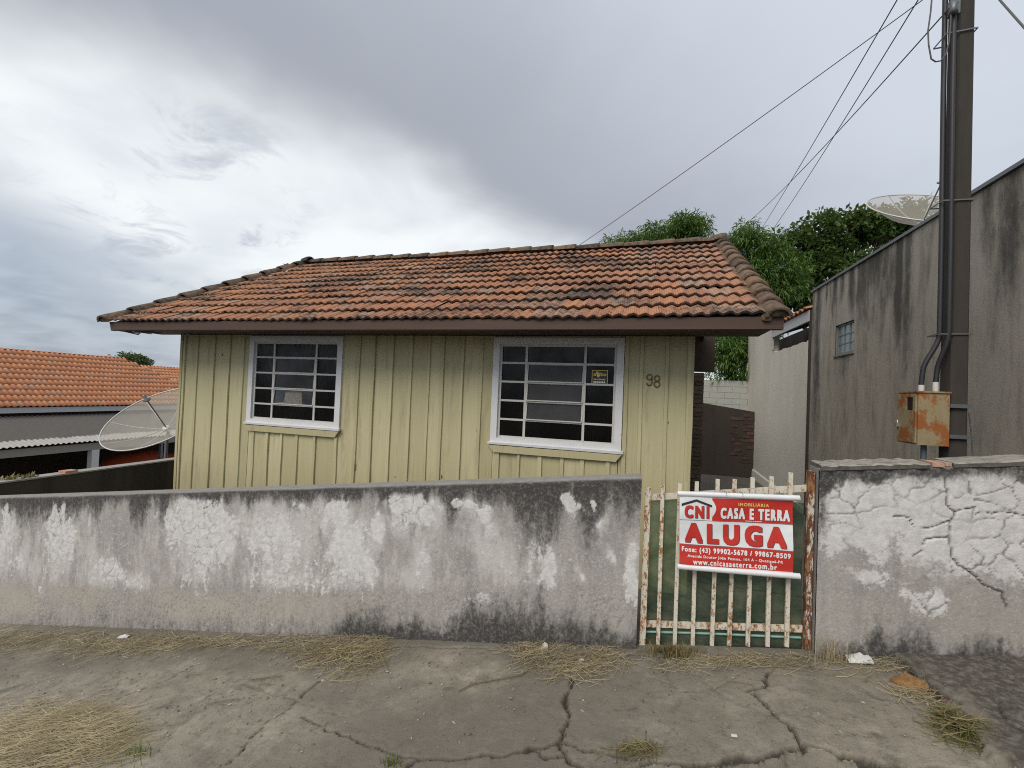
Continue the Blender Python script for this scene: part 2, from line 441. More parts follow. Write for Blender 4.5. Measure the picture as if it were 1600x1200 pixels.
def _rustpost(s, b):
    p = s.pos(); n = s.noise(s.scale(p, (22, 22, 7)), 1.3, 7, .7)
    col = s.mix(s.step(n, .46, .60), (.11, .042, .022), (.30, .14, .06))
    col = s.mix(s.step(s.noise(s.scale(p, (20, 20, 6)), 1.7, 6, .75), .53, .58), col, (.56, .52, .44))
    setb(s, b, col, .85, 0, s.bump(n, .5, .003))
M_rpost = mat('heavily_rusted_iron', _rustpost)
def greensheet():
    m = bpy.data.materials.new('green_plastic_sheet'); m.use_nodes = True; s = N(m.node_tree); s.n.clear()
    p = s.pos(); n = s.noise(s.scale(p, (2.5, 2.5, 5)), 1.5, 6, .65, .6)
    tr = s.new('ShaderNodeBsdfTransparent'); s.put(tr.inputs[0], s.mix(n, (.26, .40, .30), (.46, .58, .46)))
    df = s.new('ShaderNodeBsdfDiffuse'); s.put(df.inputs[0], s.mix(s.step(n, .3, .7), (.042, .075, .055), (.25, .27, .19)))
    tl = s.new('ShaderNodeBsdfTranslucent'); s.put(tl.inputs[0], (.10, .19, .13))
    gl = s.new('ShaderNodeBsdfGlossy'); gl.inputs['Roughness'].default_value = .25
    a = s.new('ShaderNodeMixShader'); a.inputs[0].default_value = .45; s.l.new(tr.outputs[0], a.inputs[1]); s.l.new(df.outputs[0], a.inputs[2])
    c = s.new('ShaderNodeMixShader'); c.inputs[0].default_value = .12; s.l.new(a.outputs[0], c.inputs[1]); s.l.new(tl.outputs[0], c.inputs[2])
    d = s.new('ShaderNodeMixShader'); d.inputs[0].default_value = .035; s.l.new(c.outputs[0], d.inputs[1]); s.l.new(gl.outputs[0], d.inputs[2])
    o = s.new('ShaderNodeOutputMaterial'); s.l.new(d.outputs[0], o.inputs[0]); return m
M_green = greensheet()
def flat(name, col, rough=.6, metal=0., var=.12, sc=20):
    def fn(s, b):
        n = s.noise(s.pos(), sc, 5, .6); c = np.array(col)
        setb(s, b, s.mix(n, tuple(c*(1-var)), tuple(np.minimum(c*(1+var), .9))), rough, metal)
    return mat(name, fn)
M_vinyl = flat('white_banner_vinyl', (.70, .72, .74), .45)
M_red = flat('red_banner_ink', (.50, .030, .020), .45, var=.08)
M_wht = flat('white_banner_ink', (.76, .76, .76), .5, var=.04)
M_shadow_ink = flat('grey_banner_ink', (.10, .035, .05), .5)
M_yel = flat('yellow_banner_ink', (.72, .56, .14), .5)
M_blk = flat('black_ink', (.022, .02, .02), .5)
M_roll = flat('white_plastic_roll', (.66, .67, .68), .4)
M_blackpipe = flat('black_conduit', (.024, .024, .027), .5)
M_tape = flat('white_tape', (.55, .54, .52), .7)
M_cable = flat('grey_black_cable', (.085, .083, .085), .6)
M_zinc = flat('dull_galvanised_steel', (.17, .18, .19), .5, .6)
M_alu = flat('pale_aluminium', (.55, .54, .51), .5, .2)
M_num = flat('tarnished_brass', (.16, .125, .06), .4, .6)
M_card = flat('torn_cardboard', (.55, .40, .26), .9, var=.6, sc=45)
M_lock = flat('padlock_steel', (.55, .54, .52), .3, .8)
M_brick = tilemat('red_brick', (.11, .05, .03), (.075, .036, .025), (.10, .07, .05), (.022, .018, .015), (.40, .58))
M_bag = flat('white_paper', (.50, .50, .49), .7, var=.35, sc=45)
M_pink = flat('pink_plastic', (.50, .08, .12), .5)
M_stone = flat('pale_stone', (.40, .37, .31), .9, var=.3)
M_oldbrick = flat('ochre_brick', (.22, .115, .042), .95, var=.8, sc=45)
M_redmound = flat('orange_red_mound', (.36, .06, .02), .6, var=.3, sc=6)
M_fwhite = flat('white_fascia_paint', (.46, .46, .46), .6)
def _box(s, b):
    p = s.pos(); n = s.noise(s.scale(p, (8, 8, 5)), 1.25, 8, .68, .4); n2 = s.noise(p, 22, 6, .7)
    col = s.mix(n2, (.235, .175, .085), (.33, .28, .17))
    col = s.mix(s.step(n, .47, .56), col, s.mix(n2, (.24, .062, .016), (.30, .12, .03)))
    col = s.mix(s.step(s.noise(p, 34, 6, .7), .60, .70), col, (.085, .035, .018))
    setb(s, b, col, .72, 0, s.bump(n2, .3, .003))
M_box = mat('rusted_meter_box_paint', _box)
def _pole(s, b):
    p = s.pos(); n = s.noise(s.scale(p, (16, 16, 3)), 1.2, 7, .65)
    col = s.mix(n, (.024, .021, .018), (.062, .053, .044))
    setb(s, b, col, .93, 0, s.bump(s.noise(p, 90, 5, .7), .5, .004))
M_pole = mat('dark_weathered_concrete', _pole)
def renderwall(name, c1, c2, mould, ztop, amount=1.):
    def fn(s, b):
        p = s.pos(); z = s.xyz(p)[2]
        col = s.mix(s.noise(p, 1.1, 7, .6), c1, c2)
        st = s.noise(s.scale(p, (1.5, 1.5, .22)), 1.0, 7, .6, .9)
        st2 = s.noise(s.scale(p, (14, 14, .8)), 1.0, 6, .65)
        v = s.math('ADD', s.math('ADD', st, s.math('MULTIPLY', s.math('SUBTRACT', st2, .5), .13)),
                   s.math('MULTIPLY', s.math('SUBTRACT', ztop, z), -.055))
        col = s.mix(s.step(v, .40, .66, 0, .85*amount), col, mould)
        col = s.mix(s.step(s.noise(p, 26, 6, .7), .60, .8, 0, .5), col, c2)
        low = s.step(s.math('ADD', z, s.math('MULTIPLY', s.noise(p, 3, 5, .6), .8)), ztop-2.6, ztop-4.2)
        col = s.mix(s.math('MULTIPLY', low, .55), col, mould)
        setb(s, b, col, .93, 0, s.bump(s.noise(p, 60, 6, .7), .5, .005))
    return mat(name, fn)
M_nb = renderwall('mould_streaked_grey_render', (.17, .15, .125), (.27, .24, .20), (.035, .032, .028), 2.1)
M_lw = renderwall('pale_cement_render', (.57, .535, .45), (.69, .655, .575), (.16, .135, .10), .9, .14)
M_bw = renderwall('black_mossy_render', (.050, .042, .033), (.085, .07, .05), (.022, .021, .018), -1.0)
M_dw = renderwall('dark_damp_render', (.030, .024, .020), (.055, .042, .033), (.014, .013, .012), 0.)
M_cem = flat('pale_cement_cap', (.30, .285, .26), .92, var=.45, sc=12)
M_blockm = flat('grey_block_mortar', (.22, .22, .20), .95, var=.4)
M_block = flat('whitewashed_block', (.36, .37, .34), .9, var=.25)
def _fibre(s, b):
    p = s.pos(); x = s.xyz(p)[0]
    col = s.mix(s.noise(p, 5, 6, .65), (.060, .055, .050), (.105, .097, .088))
    col = s.mix(s.step(s.math('ADD', x, s.math('MULTIPLY', s.noise(p, 2, 5, .6), .5)), -23.15, -22.98), col, s.mix(s.noise(p, 7), (.27, .26, .245), (.42, .41, .39)))
    setb(s, b, col, .92)
M_fibre = mat('fibre_cement_sheet', _fibre)
M_postw = flat('white_porch_paint', (.55, .55, .54), .6)
M_bwood = flat('brown_porch_boards', (.055, .032, .022), .8, var=.5, sc=4)
def meshmat():
    m = bpy.data.materials.new('aluminium_mesh'); m.use_nodes = True; s = N(m.node_tree); s.n.clear()
    tr = s.new('ShaderNodeBsdfTransparent'); df = s.new('ShaderNodeBsdfDiffuse'); s.put(df.inputs[0], s.mix(s.noise(s.pos(), 6, 5, .6), (.33, .31, .265), (.45, .425, .375)))
    a = s.new('ShaderNodeMixShader'); s.put(a.inputs[0], .50)
    s.l.new(tr.outputs[0], a.inputs[1]); s.l.new(df.outputs[0], a.inputs[2])
    o = s.new('ShaderNodeOutputMaterial'); s.l.new(a.outputs[0], o.inputs[0]); return m
M_mesh = meshmat()
def leafmat(name, c1, c2, c3):
    def fn(s, b):
        r = s.island(); col = s.mix(r, c1, c2)
        col = s.mix(s.step(s.math('FRACT', s.math('MULTIPLY', r, 13.7)), .8, .95), col, c3)
        tone = s.noise(s.pos(), 1.6, 4, .6)
        col = s.mix(s.step(tone, .42, .68, 0, .7), col, c3)
        col = s.mix(s.step(tone, .50, .30, 0, .55), col, tuple(.5*v for v in c1))
        setb(s, b, col, .55); s.put(b.inputs['Specular IOR Level'], .3)
        tl = s.new('ShaderNodeBsdfTranslucent'); s.put(tl.inputs[0], s.mix(.3, col, (.25, .35, .05)))
        mx = s.new('ShaderNodeMixShader'); mx.inputs[0].default_value = .28
        out = s.n['Material Output']; s.l.new(b.outputs[0], mx.inputs[1]); s.l.new(tl.outputs[0], mx.inputs[2]); s.l.new(mx.outputs[0], out.inputs[0])
    return mat(name, fn)
M_leafA = leafmat('bright_feathery_leaf', (.055, .125, .022), (.085, .17, .035), (.13, .21, .05))
M_leafB = leafmat('dark_broad_leaf', (.030, .072, .020), (.055, .105, .026), (.11, .16, .045))
M_leafC = leafmat('far_tree_leaf', (.045, .075, .028), (.07, .10, .035), (.09, .12, .05))
M_bark = flat('bark', (.10, .075, .055), .95, var=.4, sc=9)
M_straw = leafmat('dry_straw', (.36, .295, .175), (.53, .455, .30), (.21, .165, .085))
M_weed = leafmat('half_dry_weed', (.20, .155, .075), (.31, .25, .13), (.11, .12, .04))
M_grass = leafmat('green_sprout', (.09, .16, .03), (.13, .20, .045), (.25, .24, .09))

# ================================================================== SETTING
def build_ground():
    xs = np.concatenate([[-2500, -800, -250, -90, -50, -32, -23, -19], np.arange(-16, 10.01, .5), [14, 24, 40, 90, 250, 800, 2500]])
    ys = np.concatenate([[-2500, -800, -250, -90, -30, -12, -5, -2, 0, 1.0, 2, 3.05, 3.16], np.arange(3.5, 20.1, .5), [24, 32, 50, 110, 300, 900, 2500]])
    X, Y = np.meshgrid(xs, ys, indexing='ij')
    street = G0+GS*np.clip(X, -23, 6)-.05
    lot = sstep(Y, 3.16, 5.2)*((X > -7.4) & (X < 3.4))
    Z = street*(1-lot)+lot*(-2.02)
    Z = np.where((Y > 20), np.minimum(Z, -2.1)-np.clip((Y-20)*.01, 0, 4), Z)
    V = np.stack([X.ravel(), Y.ravel(), Z.ravel()], 1)
    o = np_mesh('ground', V, grid_quads(len(xs), len(ys)), M_ground, smooth=True, org=np.zeros(3))
    tag(o, kind='structure')
    # street surface in front of the pavement
    xs = np.linspace(-40, 14, 55); ys = np.array([-7., -3., 0., 1.22])
    X, Y = np.meshgrid(xs, ys, indexing='ij'); Z = G0+GS*np.clip(X, -23, 6)-.038
    tag(np_mesh('road', np.stack([X.ravel(), Y.ravel(), Z.ravel()], 1), grid_quads(55, 4), M_asph, org=np.zeros(3)), kind='structure')
    # cement of the side passage
    xs = np.array([.55, 1.2, 2., 3.0]); ys = np.linspace(5.3, 13., 12)
    X, Y = np.meshgrid(xs, ys, indexing='ij'); Z = np.full(X.shape, -2.0)
    tag(np_mesh('yard_path', np.stack([X.ravel(), Y.ravel(), Z.ravel()], 1), grid_quads(4, 12), M_yard, org=np.zeros(3)), kind='structure')
build_ground()

def gpts(l): return [tuple(onG(*p)[:2]) for p in l]
CRACKS = [([(893, 1060), (889, 1078), (882, 1100), (886, 1122), (880, 1142), (876, 1158)], .013),
          ([(876, 1158), (850, 1168), (815, 1172), (780, 1181), (735, 1183), (700, 1187), (660, 1186), (630, 1196), (600, 1206)], .010),
          ([(660, 1186), (600, 1176), (552, 1157), (512, 1141), (470, 1120)], .005),
          ([(820, 1172), (850, 1178), (885, 1181), (905, 1197), (925, 1215)], .008),
          ([(876, 1158), (884, 1176), (890, 1190), (912, 1204)], .008),
          ([(876, 1158), (903, 1164), (930, 1175), (968, 1179), (1010, 1186)], .006),
          ([(1201, 1050), (1194, 1066), (1184, 1074), (1168, 1079)], .010),
          ([(1180, 1085), (1196, 1098), (1214, 1120), (1236, 1136), (1250, 1152), (1254, 1166)], .008),
          ([(1254, 1164), (1215, 1180), (1150, 1189), (1085, 1195), (1030, 1193), (985, 1197)], .011),
          ([(1254, 1160), (1282, 1166), (1300, 1176), (1360, 1190), (1440, 1199), (1500, 1201)], .009),
          ([(504, 1060), (472, 1086), (455, 1104), (424, 1122), (395, 1148), (380, 1172), (345, 1204)], .005),
          ([(1545, 1090), (1560, 1120), (1580, 1140), (1610, 1160)], .008),
          ([(1390, 1026), (1408, 1040), (1424, 1060), (1452, 1078), (1476, 1098), (1505, 1112)], .014),
          ([(300, 1040), (260, 1062), (180, 1092), (120, 1120)], .003),
          ([(0, 985), (200, 992), (520, 1004), (800, 1015), (1003, 1024), (1120, 1024), (1270, 1026), (1390, 1026)], .006)]
def build_pavement():
    st = .0085
    xs = np.arange(-7.6, 3.2, st*1.35); ys = np.arange(1.2, 3.06, st)
    X, Y = np.meshgrid(xs, ys, indexing='ij'); x, y = X.ravel(), Y.ravel()
    wx = x+(fbm(x*9, y*9, 5, 3, .62)-.5)*.075; wy = y+(fbm(x*9, y*9, 5, 8, .62)-.5)*.075
    crack = np.zeros_like(x)
    for pts, w in CRACKS:
        d = poly_dist(wx, wy, gpts(pts)); ww = w*.78*(.15+1.6*fbm(x*9, y*9, 4, 21, .6))
        crack = np.maximum(crack, 1-sstep(d, ww*.55, ww*1.35))
    hair = cells(wx*1.15, wy*1.15, 4); crack = np.maximum(crack, .25*(1-sstep(hair, .003, .010))*sstep(fbm(x*.9, y*.9, 3, 5), .60, .68))
    # broken darker slab to the right of the long joint
    lx = np.array([p[0] for p in gpts([(1372, 1018), (1390, 1026), (1424, 1060), (1476, 1098), (1520, 1140), (1560, 1215)])])
    ly = np.array([p[1] for p in gpts([(1372, 1018), (1390, 1026), (1424, 1060), (1476, 1098), (1520, 1140), (1560, 1215)])])
    o = np.argsort(ly); bx = np.interp(wy, ly[o], lx[o])
    right = sstep(wx-bx, -.004, .01)
    slab = right*sstep(x+.35*fbm(x*4, y*4, 4, 31)-.15*(y-2.5), 1.52, 1.66)*(1-.75*sstep(fbm(x*3+4, y*3, 4, 9), .46, .62)*sstep(2.75-y, 0, .25))
    # worn lip at the kerb
    kx, ky = np.array(gpts([(600, 1230), (985, 1199), (1085, 1197), (1215, 1182), (1254, 1166), (1300, 1178), (1440, 1200), (1530, 1190), (1640, 1190)])).T
    kl = np.interp(wx, kx, ky, left=1.0); low = sstep(kl-wy, 0., .02)*(x > kx[0])
    damp = sstep(fbm(x*.75+3, y*1.0, 5, 12), .42, .62)*(1-.62*sstep(x, -.5, .6))
    base = sstep(y+.12*(fbm(x*5, y*5, 4, 2)-.5), 2.86, 3.02); damp = np.clip(damp+.5*base, 0, 1)
    damp = np.clip(damp+.5*low, 0, 1)
    z = G0+GS*x+.016*(fbm(x*1.3, y*1.3, 4, 14)-.5)+.008*(fbm(x*14, y*14, 4, 15)-.5)+.0035*(fbm(x*45, y*45, 3, 16)-.5)
    z = z+.035*right-.045*low-.024*crack+.012*sstep(crack, .0, .3)*(fbm(x*8, y*8, 2, 7)-.5)
    z += low*.03*(fbm(x*22, y*22, 4, 6)-.5)
    col = np.stack([crack*.95, damp, slab], 1)
    o = np_mesh('pavement', np.stack([x, y, z], 1), grid_quads(len(xs), len(ys)), M_pave, smooth=True, cols={'coat': col}, org=np.zeros(3))
    tag(o, kind='structure')
build_pavement()

# ================================================================== STREET WALLS
WY, WT = 3.0, .15
def ltop(x): return -.518+.1256*x
def rtop(x): return -.490+.1145*x
def bot(x): return G0+GS*x-.06
def street_wall(name, x0, x1, top, blobs, specks, rightwall, label):
    st = .0085
    nx = int((x1-x0)/st); nz = int(1.3/st)
    us = np.linspace(x0, x1, nx); vs = np.linspace(0, 1, nz)
    Xg, Vg = np.meshgrid(us, vs, indexing='ij'); x, v = Xg.ravel(), Vg.ravel()
    tz = top(x)+.010*(fbm(x*3, x*0, 4, 77)-.5); bz = bot(x)
    z = bz+(tz-bz)*v; t = tz-z; g = z-(G0+GS*x)
    # ---- old whitewash that still clings: placed patches, torn by noise
    f = np.zeros_like(x)
    wx = x+(fbm(x*7, z*7, 4, 40)-.5)*.14; wz = z+(fbm(x*7, z*7, 4, 45)-.5)*.14
    for px, py, rx, ry, s in blobs:
        c = onY(px, py, WY); k = 1/228.
        sc = np.hypot(c[0], c[1])/3.05
        d = np.hypot((wx-c[0])/(rx*k*sc**1.5), (wz-c[2])/(ry*k*sc)); f = np.maximum(f, s*np.exp(-.75*d*d))
    drip = fbm(x*26, z*6, 5, 50); fine = fbm(x*34, z*26, 5, 55, .66); mid = fbm(x*7.5, z*5, 5, 57, .6)
    amp = .55 if rightwall else 1.
    wash = np.clip(.36+.9*np.clip(f, 0, .8)+1.5*(fbm(x*3.2, z*2.0, 5, 61, .6)-.5)+.6*(drip-.5), 0, 1)*sstep(g, .25, .45)*sstep(t, .02, .14)
    white = f*.98-.04+amp*(.95*(mid-.5)+.55*(drip-.5)+.75*(fine-.5))
    sp = specks*sstep(fbm(x*1.5, z*1.6, 3, 60), .42, .64)*sstep(fine, .55, .66)*sstep(g, .22, .5)
    white = np.clip(np.maximum(white, .62*sp), 0, 1)
    # ---- crackle
    ck = cells(wx*(8. if rightwall else 10.), wz*(9. if rightwall else 11.), 9); line = 1-sstep(ck, .015, .07)
    ck2 = cells(wx*19+3, wz*21, 19); line2 = (1-sstep(ck2, .02, .10))
    lowz = sstep(.42-g+.12*(fbm(x*3, z*3, 3, 4)-.5), 0, .14)
    crackm = line*sstep(white, .35, .55)*sstep(fbm(x*1.9, z*1.9, 3, 68), .30 if rightwall else .38, .50)*(.85 if rightwall else .5)+line2*lowz*(.15 if rightwall else .42)*sstep(fbm(x*2.1, z*2, 3, 66), .4, .55)
    # ---- mould: under the coping with runs, and rising from the ground
    run = fbm(x*7.0, z*.7, 5, 70); big = fbm(x*1.1, x*0+3, 4, 71)
    reach = .10+.62*np.clip(run-.30, 0, 1)*(.5+1.2*big)
    if not rightwall: reach = reach*(.85+.35*sstep(x, -2.4, -.6))
    mtop = 1-sstep(t, -.05, reach*1.9)
    mtop = mtop*(1-.75*sstep(white, .5, .62)*sstep(t, .03, .12))
    hb = .055+.42*np.clip(fbm(x*2.9, x*0+9, 5, 80, .6)-.28, 0, 1)
    amt = np.interp(x, [-6.5, -4, -2.35, -2.1, -.9, .05, 1.0, 1.3, 2.2], [.32, .42, .45, 1., 1., .85, .35, .9, 1.])
    mbot = amt*(1-sstep(g+.10*(fine-.5)+.08*(mid-.5), -.05, hb*2.3))
    if not rightwall:                          # one square sooty patch
        a, b_ = onY(568, 985, WY)[0], onY(612, 985, WY)[0]
        mbot = np.maximum(mbot, .55*sstep(x, a-.01, a+.02)*(1-sstep(x, b_-.10, b_+.10))*(1-sstep(g+.1*(mid-.5), .16, .34)))
    else:
        mbot = np.maximum(mbot, .5*(1-sstep(x, x0+.02, x0+.09))*sstep(g, .5, .8))
    mould = np.clip(mtop*1.02+mbot*1.05, 0, 1)
    och = lowz*sstep(g, .05, .16)*(.25+.75*sstep(fbm(x*2.2, z*3, 4, 93), .40, .58))*(.85 if not rightwall else .35)*(1-.85*sstep(x, -2.6, -1.7) if not rightwall else 1)
    och = np.clip(och+.8*sstep(white, .25, .4)*sstep(fbm(x*2.3, z*2.6, 4, 91), .60, .68), 0, 1)
    topm = 1-sstep(t, .003, .018)
    bigc = np.zeros_like(x)
    if rightwall:
        for pts, w in (([(1471, 728), (1475, 748), (1482, 772), (1480, 790), (1491, 801), (1484, 815), (1483, 840), (1487, 870), (1496, 884), (1515, 893), (1534, 912), (1563, 925), (1572, 950)], .0042),
                       ([(1491, 801), (1505, 796), (1520, 793), (1521, 803), (1560, 800), (1600, 805)], .003),
                       ([(1484, 814), (1465, 818), (1448, 826), (1428, 823), (1420, 810), (1395, 806)], .003),
                       ([(1483, 841), (1445, 843), (1438, 860), (1424, 870)], .003)):
            P = [tuple(onY(*p, WY)[[0, 2]]) for p in pts]
            d = poly_dist(x+(fbm(x*20, z*20, 3, 2)-.5)*.02, z+(fbm(x*20, z*20, 3, 6)-.5)*.02, P); bigc = np.maximum(bigc, 1-sstep(d, w*.4, w*1.3))
    crackm = np.clip(np.maximum(crackm, bigc), 0, 1)
    dep = .006+.0022*sstep(white, .42, .55)-.005*crackm-.010*bigc+.006*(fbm(x*2, z*2, 4, 33)-.5)+.003*(fine-.5)-.012*(1-sstep(t, 0, .02))
    V = np.stack([x, WY-dep, z], 1)
    Q = grid_quads(nx, nz)
    coat = np.stack([np.clip(white, 0, 1), mould, crackm], 1); soil = np.stack([och, topm, wash*(.6 if rightwall else 1.)], 1)
    # body behind the plaster face
    m = MB(); xs = np.linspace(x0, x1, 60)
    n0 = len(V); vb = []
    for xx in xs: vb += [(xx, WY+.008, bot(xx)), (xx, WY+.008, top(xx)-.004), (xx, WY+WT, top(xx)-.002), (xx, WY+WT, bot(xx)-.5)]
    qb = []
    for i in range(59):
        k = n0+i*4; qb += [(k+1, k+5, k+6, k+2), (k+2, k+6, k+7, k+3)]
    qb += [(n0, n0+1, n0+2, n0+3), (n0+236, n0+239, n0+238, n0+237)]
    # top and end strips joining face to body
    ft = np.arange(nx)*nz+nz-1
    V = np.vstack([V, np.array(vb)]); cb = np.zeros((len(vb), 3)); sb = np.zeros((len(vb), 3))
    sb[1::4, 1] = 1; sb[2::4, 1] = 1
    cb[:4, 1] = .35; cb[-4:, 1] = .35
    coat = np.vstack([coat, cb]); soil = np.vstack([soil, sb])
    o = np_mesh(name, V, np.vstack([Q, np.array(qb)]), M_plaster, smooth=False, cols={'coat': coat, 'soil': soil})
    o.data.polygons.foreach_set('use_smooth', np.concatenate([np.ones(len(Q), bool), np.zeros(len(qb), bool)]))
    return tag(o, label, 'wall')
LB = [(95, 838, 22, 48, .9), (14, 838, 14, 45, .7), (165, 893, 20, 16, .75), (316, 828, 46, 52, 1.05), (300, 850, 20, 40, .8), (368, 815, 14, 18, .8),
      (428, 838, 55, 48, .85), (440, 905, 46, 18, .75), (530, 802, 27, 28, 1.1), (545, 850, 34, 50, .95), (560, 885, 34, 46, .9), (528, 912, 22, 24, .7),
      (590, 828, 11, 24, 1.), (640, 790, 36, 20, 1.2), (625, 815, 18, 20, .7), (722, 790, 10, 9, 1.), (741, 792, 9, 9, 1.1), (755, 797, 9, 14, 1.1),
      (762, 828, 10, 16, .8), (757, 860, 22, 26, .6), (655, 880, 16, 40, .6), (890, 784, 14, 14, .9), (925, 787, 5, 10, .9), (935, 815, 14, 12, .75),
      (842, 885, 26, 40, .6), (902, 890, 10, 26, .65), (989, 886, 9, 40, 1.), (963, 870, 6, 12, .9), (753, 940, 26, 14, .6), (790, 985, 14, 8, .6), (715, 985, 12, 10, .8), (752, 985, 8, 9, .8),
      (215, 915, 16, 12, .5), (250, 800, 14, 30, .45), (655, 850, 8, 14, .6), (470, 790, 22, 14, .6), (20, 870, 20, 20, .5)]
street_wall('boundary_wall', -7.62, .040, ltop, LB, .85, False, 'long low street wall with peeling whitewash and black mould, left of the iron gate')
RB = [(1330, 795, 50, 26, 1.), (1400, 790, 60, 34, 1.2), (1460, 800, 46, 55, 1.3), (1530, 790, 60, 45, 1.2), (1590, 820, 60, 50, 1.), (1360, 830, 30, 30, .9), (1460, 850, 44, 30, 1.), (1555, 850, 46, 26, .9),
      (1310, 845, 18, 24, .9), (1356, 905, 22, 16, 1.), (1380, 870, 16, 20, .6), (1440, 935, 24, 16, .7), (1500, 870, 40, 26, .7), (1310, 890, 12, 10, .6)]
rw = street_wall('boundary_wall', 1.040, 3.3, rtop, RB, .4, True, 'street wall of cracked flaking plaster in front of the rusty meter box')
def coping():
    # two slabs of cement cap with a broken gap that bares brick
    xa, xb, xc = 1.045, onY(1452, 728, WY)[0], onY(1488, 728, WY)[0]
    def slab(a, b, lab):
        m = MB(); n = 22; rows = []
        for i in range(n+1):
            x = a+(b-a)*i/n; j = .006*math.sin(i*2.1)+.004*math.sin(i*5.3); t = rtop(x)
            hh = .020+.004*math.sin(i*1.7)
            if (i > n-3 and lab == 'l') or (i < 2 and lab == 'r'): hh *= .7
            rows.append([(x, WY-.016+j, t-.010), (x, WY-.017+j, t+hh*.6), (x, WY-.006+j, t+hh), (x, WY+WT+.01, t+hh+.004), (x, WY+WT+.012, t-.006)])
        vs = [p for r in rows for p in r]
        fs = [(i*5+j, (i+1)*5+j, (i+1)*5+j+1, i*5+j+1) for i in range(n) for j in range(4)]+[(4, 3, 2, 1, 0), tuple(n*5+k for k in range(5))]
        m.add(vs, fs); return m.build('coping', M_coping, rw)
    slab(xa, xb, 'l'); slab(xc, 3.3, 'r')
    x = xb+.01
    while x < xc-.02:
        w = random.uniform(.045, .075); m = MB()
        m.box(x, min(x+w, xc-.004), WY-.01+random.uniform(0, .012), WY+.11, rtop(x)-.003, rtop(x)+random.uniform(.012, .026))
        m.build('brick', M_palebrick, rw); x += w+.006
def _cop(s, b):
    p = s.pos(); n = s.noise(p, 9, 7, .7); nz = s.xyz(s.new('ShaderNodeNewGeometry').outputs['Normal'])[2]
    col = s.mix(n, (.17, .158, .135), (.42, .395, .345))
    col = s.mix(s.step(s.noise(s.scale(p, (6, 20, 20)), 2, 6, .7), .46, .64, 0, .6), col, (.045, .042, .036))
    col = s.mix(s.step(nz, .7, .2, 0, .7), col, (.04, .037, .033))  # side faces darker than the top
    setb(s, b, col, .95, 0, s.bump(s.noise(p, 60, 6, .7), .4, .005))
M_coping = mat('dark_sided_cement_cap', _cop)
M_palebrick = flat('chipped_pale_brick', (.42, .27, .20), .95, var=.5, sc=40)
coping()

